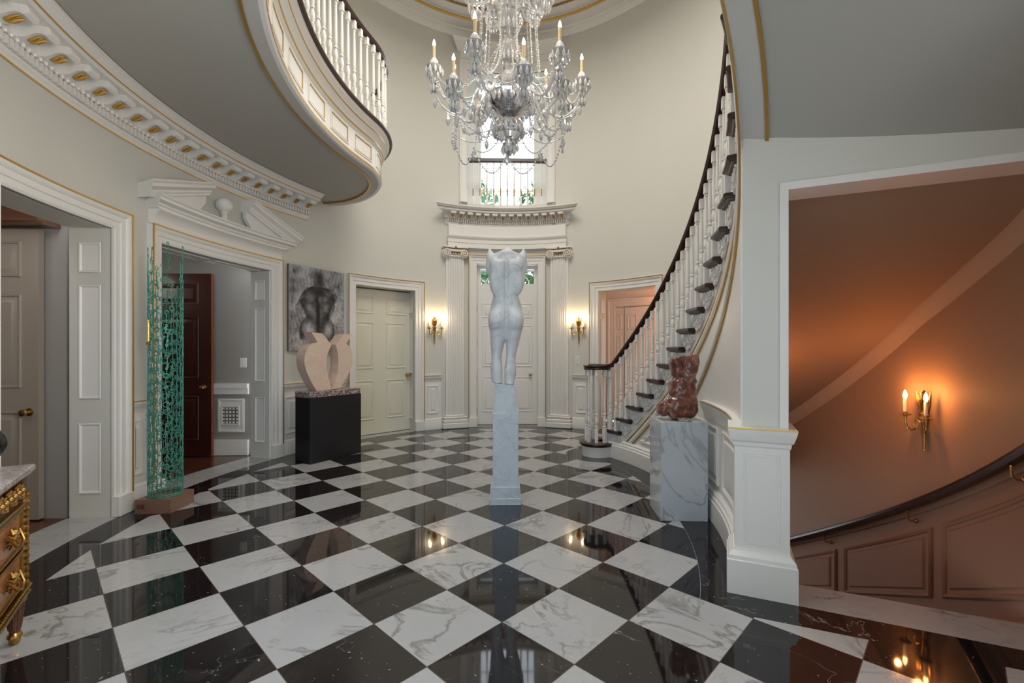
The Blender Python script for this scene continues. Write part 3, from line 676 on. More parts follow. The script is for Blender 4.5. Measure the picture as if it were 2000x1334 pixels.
sp_ = MB(); sp_.poly([(p[0]-n[0]*.03, p[1]-n[1]*.03) for p, n in zip(GP, GN)][::2] + outer, 3.505, 3.93); sp_.build('soffit', M['soffit'], gal, ang=20)
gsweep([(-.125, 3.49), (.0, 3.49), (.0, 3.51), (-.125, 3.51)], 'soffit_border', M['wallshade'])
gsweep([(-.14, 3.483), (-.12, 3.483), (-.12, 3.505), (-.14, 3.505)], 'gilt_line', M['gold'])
gsweep([(-.03, 3.49), (.0, 3.488), (.012, 3.50), (.012, 3.52), (.004, 3.53), (.004, 3.79), (.02, 3.80), (.03, 3.82), (.022, 3.835), (.03, 3.86), (.055, 3.885), (.07, 3.90), (.07, 3.93), (.085, 3.945), (.105, 3.96), (.11, 3.985), (-.03, 3.985)], 'front_panel', M['white'])
for v, z, h in ((.012, 3.518, .010), (.03, 3.822, .008), (.07, 3.908, .008)): gsweep([(v-.004, z-h), (v+.004, z-h), (v+.004, z+h), (v-.004, z+h)], 'gilt_line', M['gold'])
gsweep([(-.04, 3.985), (.135, 3.985), (.145, 3.995), (.145, 4.01), (.135, 4.025), (-.04, 4.025)], 'nosing', M['darkwood'])
cum = np.concatenate([[0], np.cumsum([np.linalg.norm(GP[i+1]-GP[i]) for i in range(len(GP)-1)])])
def gat(d, v=0.0):
    x, y = np.interp(d, cum, [p[0] for p in GP]), np.interp(d, cum, [p[1] for p in GP]); nx, ny = np.interp(d, cum, [n[0] for n in GN]), np.interp(d, cum, [n[1] for n in GN])
    return x + nx*v, y + ny*v, math.atan2(nx, -ny)
Lg = cum[-1]; npan = 13; st_ = (Lg - .5)/npan
for k in range(npan):                                # gilt edged panels on the curved front
    d0, d1_ = .1 + k*st_ + .06, .1 + (k+1)*st_ - .06
    m = MB(); m.frame(d0, d1_, 3.575, 3.765, [(0, .004), (.0, .011), (.012, .011), (.018, .0045), (.018, .0045)], False, 8); m.map(lambda u, v, z: (*gat(u, v)[:2], z)); m.build('panel_moulding', M['white'], gal)
    m = MB(); m.frame(d0+.014, d1_-.014, 3.589, 3.751, [(0, .0045), (0, .010), (.009, .010), (.009, .0045)], False, 8); m.map(lambda u, v, z: (*gat(u, v)[:2], z)); m.build('gilt_line', M['gold'], gal)
BAL = baluster_mb(.88, .17).build('baluster_tmp', M['white']); BALm = BAL.data; bpy.data.objects.remove(BAL); BALm.name = 'baluster'
dcurl = float(cum[[i for i, p in enumerate(GP) if p[1] > 3.97 and p[0] < -1.7][0]])
d = dcurl
kk = 0
while d > 1.2 and kk < 62:
    x, y, rz = gat(d, .06); inst(BALm, gal, (x, y, 4.02), rz, name='baluster'); d -= .135; kk += 1
HR = [(-.035, 0), (-.03, -.012), (-.022, -.03), (.022, -.03), (.03, -.012), (.035, 0), (.03, .022), (.012, .034), (-.012, .034), (-.03, .022)]
i0 = int(np.searchsorted(cum, 1.0)); i1 = int(np.searchsorted(cum, dcurl + .12))
m = MB(); m.sweep(HR, [(p[0]+n[0]*.06, p[1]+n[1]*.06, 4.93) for p, n in zip(GP[i0:i1], GN[i0:i1])], GN[i0:i1]); m.build('handrail', M['darkwood'], gal)
# ------------------------------------------------------------------ curved staircase
stc = thing('staircase', 'curved staircase with dark treads, white balusters and gilt-lined string', 'staircase', (1.5, 2.0, 0))
def a_k(k): return A_0 + D_A*k                      # rear edge of tread k
def nose(deg): return RISE*(deg - A_0 + D_A)/D_A          # height of the nosing line
SV = -.05                                            # face of the string, set back under the tread ends
NSTEP = 23
def iring(deg, v): return I(deg, v, 0)[:2]
def outp(deg): return eP(R(deg), A, B, .01)[:2]
for k in range(1, NSTEP+1):
    a0, a1 = a_k(k) - 6.3, a_k(k); z = RISE*k
    if k == 1: a0 = 44.5
    inn = [iring(a0 + (a1-a0)*i/4, .025) for i in range(5)]; o_ = [outp(a0 + (a1-a0)*i/4) for i in range(5)]
    loop = inn + o_[::-1]; m = MB(); n = len(loop)
    def off(P, q):                                   # small inward offset for the moulded nosing
        c = np.mean(P, 0); return [tuple(c + (np.array(p)-c)*(1 - q/max(.05, np.linalg.norm(np.array(p)-c)))) for p in P]
    m.loops([[(x, y, z + dz) for x, y in off(loop, q)] for q, dz in ((.05, -.052), (.035, -.045), (.028, -.036), (.01, -.034), (0, -.026), (0, -.008), (.008, 0))], True, True, True)
    m.build('tread', M['darkwood'], stc)
    m = MB(); e0, e1 = a0 + 1.1, a0 + 1.35
    p = [iring(e0, SV+.002), outp(e0), outp(e1), iring(e1, SV+.002)]; m.poly(p, z - RISE, z - .03); m.build('riser', M['white'], stc, smooth=False)
# bullnose first step round the newel
NX, NY = 1.17, 3.735
m = MB(); m.lathe([(0, 0), (.205, 0), (.205, RISE-.04), (0, RISE-.04)], 28, (NX+.03, NY, 0)); m.build('starting_step', M['white'], stc)
m = MB(); m.lathe([(0, RISE-.045), (.215, RISE-.045), (.23, RISE-.03), (.24, RISE-.012), (.232, RISE), (0, RISE)], 28, (NX+.03, NY, 0)); m.build('tread', M['darkwood'], stc)
# string wall from the floor up, gilt mouldings along it
A0, A1 = 48.5, 129.6
def zs(deg): return nose(deg) - .19                  # underside of the tread ends
def zsoff(deg): return nose(deg) - .50
m = MB(); L = []
for a in np.arange(A0, 168.1, 1.5):
    zt = nose(a) + .02; zt = max(zt, .1)
    if A1 - 1.5 < a - 1.5 + 1e-6 <= A1: L.append([I(a-1.5, SV-.02, nose(a-1.5) + .02), I(a-1.5, SV, zs(a-1.5) + .165), I(a-1.5, SV, zsoff(a-1.5)), I(a-1.5, SV-.06, zsoff(a-1.5))])
    L.append([I(a, SV-.02, zt), I(a, SV, max(0.02, zs(a) + .165)), I(a, SV, 0 if a <= A1 else zsoff(a)), I(a, SV-.06, 0 if a <= A1 else zsoff(a))])
m.loops(L, False); m.build('string_wall', M['white'], stc, ang=25)
def isweep(prof, a0, a1, zf, nm, mat, step=1.5):
    m = MB(); L = []
    for a in np.arange(a0, a1 + .01, step): L.append([I(a, v + SV, zf(a) + z) for v, z in prof])
    m.loops(L, True, True, True); return m.build(nm, mat, stc)
GL = [(0, -.008), (.012, -.008), (.012, .008), (0, .008)]
for dz, a0, sl in ((-.36, 56.5, 0), (-.46, 59.5, 0), (-.75, 91.0, .006)): isweep(GL, a0, 167, lambda a: nose(a) + dz + min(.24, sl*(a-100)), 'gilt_line', M['gold'])
isweep([(0, -.035), (.008, -.035), (.018, -.012), (.018, .012), (.008, .035), (0, .035)], 58, 167, lambda a: nose(a) - .41, 'string_moulding', M['white'])
isweep([(0, -.02), (.016, -.02), (.022, 0), (.012, .02), (0, .03)], 91, 167, lambda a: nose(a) - .715 + min(.24, .006*(a-100)), 'string_moulding', M['white'])
BI = [(0, 0), (.055, 0), (.055, .16), (.046, .172), (.046, .19), (.03, .205), (0, .205)]
isweep(BI, A0+1, A1-.5, lambda a: 0, 'skirting', M['white'])
isweep([(0, .205), (.03, .205), (.034, .22), (.015, .24), (0, .24)], 56, A1-.5, lambda a: 0, 'skirting_cap', M['white'])
RI = [(0, .80), (.012, .80), (.016, .835), (.02, .85), (.035, .885), (.042, .905), (.046, .925), (.044, .94), (0, .942)]
isweep(RI, 96, A1-.5, lambda a: 0, 'chair_rail', M['white'])
isweep([(.044, .926), (.051, .929), (.051, .935), (.044, .938)], 96, A1-.5, lambda a: 0, 'gilt_line', M['gold'])
def ipanel(a0, a1, z0, z1f, n=8):                    # raised panel with a raking top
    m = MB(); L = []
    for d, v in PAN:
        e = d*22; L.append([I(a0+e + (a1-a0-2*e)*i/n, v+SV, max(z0+d+.001, z1f(a0+e + (a1-a0-2*e)*i/n) - d)) for i in range(n+1)] + [I(a1-e - (a1-a0-2*e)*i/n, v+SV, z0+d) for i in range(n+1)])
    m.loops(L, True); o = len(m.V) - len(L[-1]); q = 2*n + 1
    for i in range(n): m.F.append((o+i, o+i+1, o+q-i-1, o+q-i))
    m.build('raised_panel', M['white'], stc)
ipanel(64, 83, .29, lambda a: min(nose(a) - .58, .76)); ipanel(86, 104, .29, lambda a: .76); ipanel(107, 123, .29, lambda a: .76)
# carved scroll brackets under the tread ends
m = MB()
m.plate([(-.115, .045), (.10, .045), (.105, -.005), (.06, -.03), (.02, -.075), (-.035, -.10), (-.07, -.095), (-.10, -.07)], -.012, .0)
bp = m.build('bracket_tmp', M['white']).data
m = MB()
def spiral(cx, cz, r, t0, turns, r0=.010):
    n = 22; m.tube([(cx + r*(1-.85*i/n)*math.cos(t0 + turns*2*PI*i/n), -.018, cz + r*(1-.85*i/n)*math.sin(t0 + turns*2*PI*i/n)) for i in range(n+1)], [r0*(1-.4*i/n) for i in range(n+1)], 5)
spiral(-.065, -.03, .042, 0, 1.6); spiral(.02, .0, .04, 2.5, 1.5); spiral(.07, .02, .022, 1, 1.3, .007); spiral(-.02, -.07, .024, 0, -1.2, .007)
for i in range(9): m.sphere((-.1 + .023*i, -.016, .028 - .01*math.sin(i*2.1)), .012, 6, 4)
cs = m.build('carving_tmp', M['white']).data
for o in [o for o in bpy.data.objects if o.name.startswith(('bracket_tmp', 'carving_tmp'))]: bpy.data.objects.remove(o)
bp.name = 'scroll_bracket'; cs.name = 'carved_scroll'
for k in range(1, NSTEP):
    a = a_k(k) - 2.6; b = inst(bp, stc, I(a, SV + .004, RISE*k - .105), Irot(a) , (1.05, 1, 1.05), 'scroll_bracket'); link('carved_scroll', cs, b)
# balusters, two to a tread
BH = []
for j, (off_, blk) in enumerate(((4.7, .17), (2.0, .265))):
    H = .752 + RISE*(1 - off_/D_A); o = baluster_mb(H, blk); q = o.build('baluster_tmp', M['white']); BH.append((off_, q.data)); bpy.data.objects.remove(q); BH[-1][1].name = 'baluster'
for k in range(2, 21):
    for off_, me in BH:
        a = a_k(k) - off_; x, y, z = I(a, -.012, 0); inst(me, stc, (x, y, RISE*k), Irot(a), name='baluster')
nb_ = baluster_mb(.955, .19).build('baluster_tmp', M['white']); nbm = nb_.data; bpy.data.objects.remove(nb_); nbm.name = 'baluster'
for a in (-150, -105, -60, -15, 40, 100, 160): inst(nbm, stc, (NX + .03 + .145*math.cos(R(a)), NY + .145*math.sin(R(a)), RISE), R(a), name='baluster')
rail = []
for a in np.arange(52, 167, 1.5):
    x, y, z = I(a, -.004, 0); rail.append((x, y, max(nose(a) + .785, 1.17)))
spir = [(NX + .03 + r_*math.cos(R(a)), NY + r_*math.sin(R(a)), 1.165) for a, r_ in ((-260, .1), (-215, .12), (-175, .145), (-135, .15), (-95, .15), (-55, .15))]
PR = catmull(spir + rail, .06); PN = normals([np.array(p[:2]) for p in PR])
m = MB(); m.sweep([(a*.95, b) for a, b in HR], PR, PN); m.build('handrail', M['darkwood'], stc)
m = MB(); m.lathe([(0, -.04), (.175, -.04), (.182, -.025), (.172, -.01), (.188, .0), (.185, .016), (.16, .028), (0, .034)], 28, (NX+.03, NY, 1.165)); m.build('newel_cap', M['darkwood'], stc)
# sloping soffit under the flight
ZO = ([50, 60, 80.2, 93.5, 101.6, 108.7, 115, 126, 140, 168], [-.6, -.15, .73, 1.33, 1.70, 1.94, 2.12, 2.46, 2.95, 3.7])
def soff(a, f):                                      # point of the soffit, f = 0 at the string, 1 at the wall
    p, q = I(a, SV, 0), eP(R(a), A, B, -.02); zi, zo = zsoff(a), float(np.interp(a, *ZO)); return (p[0] + (q[0]-p[0])*f, p[1] + (q[1]-p[1])*f, zi + (zo-zi)*f)
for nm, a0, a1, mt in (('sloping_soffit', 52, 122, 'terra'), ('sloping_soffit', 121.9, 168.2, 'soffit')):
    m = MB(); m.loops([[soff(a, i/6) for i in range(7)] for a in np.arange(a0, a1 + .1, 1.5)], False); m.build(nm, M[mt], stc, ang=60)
def sband(f0, f1, t0, t1, nm, mt):
    m = MB(); L = []
    for a in np.arange(125.5, 168.1, 1.5):
        p, q = soff(a, f0), soff(a, f1); L.append([(*p[:2], p[2]-t0), (*q[:2], q[2]-t0), (*q[:2], q[2]-t1), (*p[:2], p[2]-t1)])
    m.loops(L, True, True, True); m.build(nm, M[mt], stc)
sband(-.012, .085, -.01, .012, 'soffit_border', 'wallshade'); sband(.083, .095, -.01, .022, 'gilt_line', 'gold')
m = MB(); L = []
for a in np.arange(66, 140, 2):
    zo = float(np.interp(a, *ZO)); L.append([(lambda q: (q[0], q[1], zo + z))(eP(R(a), A, B, v)) for v, z in ((0, -.13), (.01, -.13), (.015, -.10), (.035, -.05), (.05, -.02), (.055, .03), (0, .03))])
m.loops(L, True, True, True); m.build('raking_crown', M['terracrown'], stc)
# ------------------------------------------------------------------ cross wall, pier and the lower stair
cw = sroot('wall_cross', X(.2, 0, 0))
def xb(mb, u0, u1, v0, v1, z0, z1, bev=0.0): a = len(mb.V); mb.box(u0, u1, v0, v1, z0, z1, bev); mb.map(X, a); return mb
m = MB(); xb(m, .085, .31, -.25, -.05, .9, 2.62); xb(m, .31, 2.4, -.25, -.05, 2.31, 2.62); m.build('wall_face', M['wall'], cw, smooth=False)
m = MB(); xb(m, .268, .311, -.26, -.038, .94, 2.312); xb(m, .311, 2.4, -.26, -.038, 2.27, 2.312); m.build('opening_casing', M['white'], cw, smooth=False)
m = MB(); xb(m, .0, .354, -.30, 0, 0, .19); m.loops([[X(.0+e, -e, z), X(.354-e, -e, z), X(.354-e, -.3+e, z), X(0+e, -.3+e, z)] for z, e in ((.19, 0), (.195, .006), (.215, .008), (.225, .016), (.24, .03), (.25, .032))], True, False, True)
xb(m, .04, .318, -.27, -.04, .24, .86)
m.loops([[X(.04-e, -.04+e, z), X(.318+e, -.04+e, z), X(.318+e, -.27-e, z), X(.04-e, -.27-e, z)] for z, e in ((.83, 0), (.84, .006), (.86, .008), (.87, .018), (.89, .024), (.91, .03), (.93, .034), (.945, .034))], True, True, True)
m.build('pier_pedestal', M['white'], cw, ang=20)
m = MB(); m.loops([[X(.04-e, -.04+e, z), X(.318+e, -.04+e, z), X(.318+e, -.27-e, z), X(.04-e, -.27-e, z)] for z, e in ((.934, .033), (.936, .0365), (.942, .0365), (.944, .033))], True, False, False); m.build('gilt_line', M['gold'], cw, smooth=False)
m = MB(); m.frame(.085, .273, .28, .80, [(0, -.04), (.002, -.0385), (.006, -.0385), (.01, -.043), (.014, -.039), (.02, -.039), (.026, -.0445), (.03, -.0445)], True); m.map(X); m.build('raised_panel', M['white'], cw)
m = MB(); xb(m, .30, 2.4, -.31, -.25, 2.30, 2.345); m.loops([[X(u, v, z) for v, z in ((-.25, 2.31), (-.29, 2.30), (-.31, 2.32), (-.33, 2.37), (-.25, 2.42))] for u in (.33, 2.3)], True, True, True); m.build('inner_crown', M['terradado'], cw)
# stairwell dado: rail on brackets and raking panels
def zr_(deg): return .18 + .0412*(deg - 101.6)
def O(deg, v, z): return (lambda q: (q[0], q[1], z))(eP(R(deg), A, B, v))
so = sroot('trim_9', O(95, 0, -.5))
for zt, prof in ((0, [(0, -.06), (.02, -.05), (.03, -.01), (.024, .02), (0, .03)]), (-.92, [(0, -.35), (.03, -.35), (.03, .02), (.015, .04), (0, .06)])):
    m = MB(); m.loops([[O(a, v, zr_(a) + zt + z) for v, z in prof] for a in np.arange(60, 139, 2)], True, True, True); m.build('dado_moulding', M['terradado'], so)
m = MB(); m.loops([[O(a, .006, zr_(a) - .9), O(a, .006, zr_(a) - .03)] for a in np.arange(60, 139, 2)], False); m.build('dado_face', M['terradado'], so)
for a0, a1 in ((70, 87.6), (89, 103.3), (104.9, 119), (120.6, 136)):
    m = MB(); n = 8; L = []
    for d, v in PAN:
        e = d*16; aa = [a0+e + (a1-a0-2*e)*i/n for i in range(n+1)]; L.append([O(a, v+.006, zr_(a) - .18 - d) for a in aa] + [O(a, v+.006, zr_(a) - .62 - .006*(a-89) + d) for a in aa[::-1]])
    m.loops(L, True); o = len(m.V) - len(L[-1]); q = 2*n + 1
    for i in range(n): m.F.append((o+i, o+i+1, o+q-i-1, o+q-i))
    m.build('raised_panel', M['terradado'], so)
m = MB(); m.loops([[O(a, .004, -2.9), O(a, .004, float(np.interp(a, *ZO)))] for a in np.arange(56, 139.1, 1.5)], False); struct(m.build('wall_stairwell_outer', M['terra'], ang=60))  # thin liner over the hall wall, carrying the light-tinted colour
hr = thing('wall_handrail', 'dark curving handrail on brass brackets in the lower stairwell', 'handrail', O(100, 0, .2))
m = MB(); aa = np.arange(62, 137, 1.5); L = [[O(a, .075 + x, zr_(a) + z + .01) for x, z in HR] for a in aa]; m.loops(L, True, True, True); m.build('rail', M['darkwood'], hr)
for a in (74.5, 86.5, 101.0, 115.5, 129):
    m = MB(); m.tube([O(a, .006, zr_(a) - .10), O(a, .04, zr_(a) - .105), O(a, .068, zr_(a) - .09), O(a, .075, zr_(a) - .02)], .007, 8); c = O(a, .01, zr_(a) - .10)
    m.sphere(c, .018, 8, 6); m.build('rail_bracket', M['brass'], hr)
# lower flight, mostly out of sight
m = MB()
for k in range(14):
    a0, a1 = 122 - 5.1*k, 122 - 5.1*(k+1); z = -.175*(k+1)
    m.loops([[(*eP(R(a), IA, IB, -.04)[:2], zz) for a, zz in ((a0, z), (a1, z), (a1, z-.2), (a0, z-.2))], [(*eP(R(a), A, B, .01)[:2], zz) for a, zz in ((a0, z), (a1, z), (a1, z-.2), (a0, z-.2))]], True, True, True)
lf = m.build('steps', M['planks'], None, smooth=False); struct(lf); lf.name = 'floor_lower_steps'
slab('floor_basement', -.2, 3.4, -1.4, 5.6, -2.75, -2.65, M['planks'])
m = MB(); L = [[I(a, -.11, -2.7), I(a, -.11, -.06)] for a in np.arange(40, 127, 3)]; m.loops(L, False); struct(m.build('wall_stairwell', M['wall'], ang=60))
# ------------------------------------------------------------------ wall sconces
def sconce(loc, rz, label, bulbmat, lightcol, power):
    t_ = thing('wall_sconce', label, 'wall sconce', loc, rz, 'gilded twin candle sconces', world=False)
    m = MB(); m.lathe([(0, -.24), (.010, -.238), (.014, -.22), (.008, -.21), (.012, -.195), (.02, -.05), (.03, .02), (.036, .03), (.036, .045), (.026, .05), (.026, .06), (0, .06)], 12, (0, -.03, 0), 1, .75); m.build('tapered_back', M['ormolu'], t_)
    m = MB(); m.lathe([(0, .05), (.022, .055), (.032, .08), (.024, .10), (.014, .115), (.02, .13), (.034, .15), (.026, .175), (.012, .19), (.018, .2), (.008, .215), (0, .225)], 10, (0, -.03, 0), 1, .8)
    for k in range(9):
        a = R(-90 + (k-4)*26); m.tube([(.02*math.cos(a), -.03 + .02*math.sin(a), .07), (.04*math.cos(a), -.03 + .035*math.sin(a), .11 + .02*(k % 2)), (.05*math.cos(a), -.03 + .04*math.sin(a), .15 + .03*(k % 3))], [.008, .007, .002], 5)
    m.build('torch_top', M['ormolu'], t_)
    for sg in (-1, 1):
        ca = R(28); ux, uy = sg*math.cos(ca), -math.sin(ca)
        P = [(.02, -.02), (.045, -.0), (.065, -.012), (.065, -.04), (.05, -.05), (.045, -.035), (.05, -.06), (.085, -.08), (.115, -.06), (.125, -.02), (.128, .02)]
        m = MB(); m.tube(catmull([(ux*r_, -.03 + uy*r_, z - .01) for r_, z in P], .012), .0075, 6); arm = m.build('arm', M['ormolu'], t_)
        cx, cy = ux*.128, -.03 + uy*.128
        m = MB(); m.lathe([(0, 0), (.012, 0), (.012, .012), (.038, .02), (.04, .026), (.014, .03), (.014, .045), (0, .045)], 14, (cx, cy, .0)); m.build('drip_pan', M['ormolu'], arm)
        m = MB(); m.lathe([(0, .04), (.0125, .04), (.0125, .145), (0, .145)], 12, (cx, cy, 0)); m.build('candle', M['candlew'], arm)
        m = MB(); m.lathe([(0, .145), (.009, .147), (.015, .165), (.013, .185), (.006, .205), (0, .215)], 10, (cx, cy, 0)); m.build('bulb', M[bulbmat], arm)
        l = bpy.data.lights.new('sconce_light', 'POINT'); l.color = lightcol; l.energy = power; l.shadow_soft_size = .02
        lo = bpy.data.objects.new('sconce_light', l); COL.objects.link(lo); c, s_ = math.cos(rz), math.sin(rz); lo.location = (loc[0] + c*cx - s_*(cy-.05), loc[1] + s_*cx + c*(cy-.05), loc[2] + .2)
for s_, lb in ((-1.335, 'gilded twin candle sconce left of the front door pilasters'), (1.32, 'gilded twin candle sconce right of the front door pilasters')):
    sconce(W(s_, 0, 1.735), Wrot(s_), lb, 'bulb', (1, .72, .42), 1.6)
sconce(O(102.6, 0, .86), Wrot(s_th(102.6)), 'gilded twin candle sconce glowing in the lower stairwell', 'bulbwarm', (1, .36, .09), 2.3)
pl = MB(); pl.box(-.05, .05, -.006, 0, -.075, .075, .003); pl.box(-.012, .012, -.012, -.006, -.03, .03); o = pl.build('light_switch', M['plate']); o.location = W(1.29, 0, 1.205); o.rotation_euler = (0, 0, Wrot(1.29))
tag(o, 'white switch plate under the sconce right of the front door', 'light switch')
# ------------------------------------------------------------------ implicit surfaces for the carved pieces
def nets(f, lo, hi, h):
    n = [int(math.ceil((b-a)/h)) + 1 for a, b in zip(lo, hi)]
    ax = [lo[i] + h*np.arange(n[i]) for i in range(3)]; Xg, Yg, Zg = np.meshgrid(*ax, indexing='ij'); G = f(Xg, Yg, Zg)
    ins = G < 0; c = [(i, j, k) for i in (0, 1) for j in (0, 1) for k in (0, 1)]
    sl = lambda q: tuple(slice(q[i], n[i]-1+q[i]) for i in range(3))
    cnt = sum(ins[sl(q)].astype(int) for q in c); act = (cnt > 0) & (cnt < 8); idx = -np.ones(act.shape, int); ids = np.argwhere(act); idx[act] = np.arange(len(ids))
    acc = np.zeros((len(ids), 3)); w = np.zeros(len(ids)); g = [G[sl(q)][act] for q in c]
    for a in range(8):
        for b in range(a+1, 8):
            if sum(abs(x-y) for x, y in zip(c[a], c[b])) != 1: continue
            mk = (g[a] < 0) != (g[b] < 0); den = np.where(mk, g[a]-g[b], 1); t_ = g[a]/den
            p = np.array(c[a])[None] + t_[:, None]*(np.array(c[b]) - np.array(c[a]))[None]; acc[mk] += p[mk]; w[mk] += 1
    V = (ids + acc/w[:, None])*h + np.array(lo); F = []
    for d in range(3):
        e, q = [(1, 2), (2, 0), (0, 1)][d]; sa = [slice(1, n[i]-1) for i in range(3)]; sa[d] = slice(0, n[d]-1); sb = list(sa); sb[d] = slice(1, n[d])
        ch = np.argwhere(ins[tuple(sa)] != ins[tuple(sb)]); base = ch + np.array([0 if i == d else 1 for i in range(3)])
        def cell(de, dq):
            k = base.copy(); k[:, e] -= de; k[:, q] -= dq; return idx[k[:, 0], k[:, 1], k[:, 2]]
        F.append(np.stack([cell(1, 1), cell(0, 1), cell(0, 0), cell(1, 0)], 1))
    return V, np.concatenate(F)
def smin(a, b, k): h = np.clip(.5 + .5*(b-a)/k, 0, 1); return b*(1-h) + a*h - k*h*(1-h)
def ell_(P, c, r, rot=0, tilt=0):
    x, y, z = P[0]-c[0], P[1]-c[1], P[2]-c[2]
    if rot: cs_, sn = math.cos(rot), math.sin(rot); x, z = cs_*x + sn*z, -sn*x + cs_*z
    if tilt: cs_, sn = math.cos(tilt), math.sin(tilt); y, z = cs_*y + sn*z, -sn*y + cs_*z
    k0 = np.sqrt((x/r[0])**2 + (y/r[1])**2 + (z/r[2])**2); k1 = np.sqrt((x/r[0]**2)**2 + (y/r[1]**2)**2 + (z/r[2]**2)**2) + 1e-9; return k0*(k0-1)/k1
def cone_(P, a, b, ra, rb):
    a = np.array(a); d = np.array(b) - a; q = [P[i]-a[i] for i in range(3)]; t_ = np.clip(sum(q[i]*d[i] for i in range(3))/(d@d), 0, 1)
    return np.sqrt(sum((q[i]-t_*d[i])**2 for i in range(3))) - (ra + (rb-ra)*t_)
def stack(P, z, xc, w, yc, dp):                        # body whose elliptical section is tabulated over z (descending lists allowed)
    z = np.array(z); o = np.argsort(z); ip = lambda t_: np.interp(P[2], z[o], np.array(t_)[o]); a, b = ip(w), ip(dp); x, y = (P[0]-ip(xc))/a, (P[1]-ip(yc))/b
    r = np.sqrt(x*x + y*y); d = (r-1)*np.minimum(a, b)*.9; return np.maximum(d, np.maximum(P[2]-z.max(), z.min()-P[2]))
def gauss(P, c, s_): return np.exp(-sum(((P[i]-c[i])/s_[i])**2 for i in range(3)))
def mesh_from(name, V, F, mat, parent=None, sm=2):
    me = bpy.data.meshes.new(name); me.from_pydata(V.tolist(), [], F.tolist()); 
    import bmesh
    bm = bmesh.new(); bm.from_mesh(me)
    for _ in range(sm): bmesh.ops.smooth_vert(bm, verts=bm.verts, factor=.5, use_axis_x=True, use_axis_y=True, use_axis_z=True)
    bmesh.ops.recalc_face_normals(bm, faces=bm.faces); bm.to_mesh(me); bm.free()
    me.materials.append(mat); me.polygons.foreach_set('use_smooth', [True]*len(me.polygons)); return link(name, me, parent)
# marble torso seen from behind; z is height above the hall floor, x to the right, y away from the viewer
def torso(x, y, z):
    P = (x, y, z)
    zt = [2.285, 2.25, 2.22, 2.18, 2.12, 2.04, 1.96, 1.875, 1.805, 1.726, 1.647, 1.587, 1.54, 1.49]
    xc = [0, .0, 0, 0, 0, .005, .002, -.006, -.004, -.006, -.008, -.006, -.006, -.006]
    w = [.02, .085, .135, .165, .162, .146, .130, .116, .138, .153, .158, .150, .115, .04]
    yc = [.0, .0, .0, .0, .005, .005, .0, -.005, .0, .0, .0, .0, .0, .0]
    dp = [.03, .07, .095, .11, .12, .115, .10, .092, .10, .11, .115, .10, .07, .03]
    f = stack(P, zt, xc, w, yc, dp)
    for sg in (-1, 1):
        f = smin(f, cone_(P, (sg*.108, -.005, 1.99), (sg*.140, -.005, 2.15), .048, .045), .03); f = smin(f, cone_(P, (sg*.138, -.005, 2.14), (sg*.148, -.005, 2.245), .046, .036), .03)     # raised, cut arms
        f = smin(f, cone_(P, (sg*.148, -.005, 2.25), (sg*.158, .0, 2.315), .034, .009), .012)
        f = smin(f, ell_(P, (sg*.082, -.078, 2.135), (.054, .04, .085), sg*-.5), .03)                # shoulder blades
        f = smin(f, ell_(P, (sg*.095, -.06, 2.03), (.05, .055, .13), sg*.16), .04)
        f = smin(f, ell_(P, (sg*.078 - .006, -.062, 1.655), (.080, .085, .10)), .035)                 # seat
        f = smin(f, ell_(P, (sg*.075, .095, 2.10), (.058, .05, .06)), .03)
        f = smin(f, cone_(P, (sg*.03, -.05, 2.26), (sg*.135, -.03, 2.215), .034, .032), .03)
    f = smin(f, ell_(P, (.008, .02, 2.285), (.048, .055, .046)), .02)                                 # bowed head, cut
    f = smin(f, cone_(P, (.006, -.02, 2.20), (.008, -.005, 2.285), .05, .036), .03)
    zl = [1.66, 1.60, 1.55, 1.50, 1.45, 1.40, 1.35, 1.31, 1.27, 1.23, 1.19, 1.15, 1.11, 1.06]
    f = smin(f, stack(P, zl, [-.079, -.079, -.079, -.081, -.084, -.087, -.0925, -.094, -.0945, -.093, -.092, -.091, -.089, -.088], [.076, .076, .074, .070, .064, .057, .049, .044, .047, .053, .054, .052, .050, .050],
                      [.0, .0, .0, .005, .01, .012, .01, .005, -.005, -.012, -.014, -.01, -.006, -.004], [.10, .10, .095, .09, .082, .074, .064, .056, .058, .062, .060, .056, .054, .054]), .022)
    f = smin(f, stack(P, zl, [.067, .066, .064, .060, .055, .048, .043, .037, .034, .034, .035, .033, .028, .024], [.076, .076, .073, .067, .060, .053, .047, .044, .047, .053, .054, .052, .047, .044],
                      [.0, .0, .0, .005, .012, .016, .014, .008, .0, -.008, -.012, -.008, -.006, -.004], [.10, .10, .095, .09, .082, .074, .064, .056, .058, .062, .060, .056, .054, .054]), .022)
    f = f + .046*gauss(P, (-.002, -.135, 2.02), (.018, .065, .19)) + .028*gauss(P, (-.006, -.15, 1.655), (.012, .07, .08)) + .012*gauss(P, (-.105, -.13, 2.07), (.02, .05, .05)) + .012*gauss(P, (.105, -.13, 2.07), (.02, .05, .05)) + .014*gauss(P, (-.055, -.12, 2.205), (.03, .05, .016)) + .014*gauss(P, (.06, -.12, 2.205), (.03, .05, .016)) + .010*gauss(P, (-.005, -.12, 1.82), (.016, .05, .08))
    f = f + .004*gauss(P, (-.075, -.11, 1.565), (.045, .04, .014)) + .004*gauss(P, (.065, -.11, 1.565), (.045, .04, .014))
    f = f + .006*gauss(P, (-.055, -.10, 1.795), (.016, .04, .016)) + .006*gauss(P, (.045, -.10, 1.795), (.016, .04, .016))
    return np.maximum(f, 1.0835 - .1105*(x + .108) - z)
SX, SY = .012, 1.90
V, F = nets(torso, (-.21, -.17, 1.04), (.21, .19, 2.335), .0062)
V[:, 0] += SX; V[:, 1] += SY
st = mesh_from('marble_statue', V, F, M['statue'], None, 2)
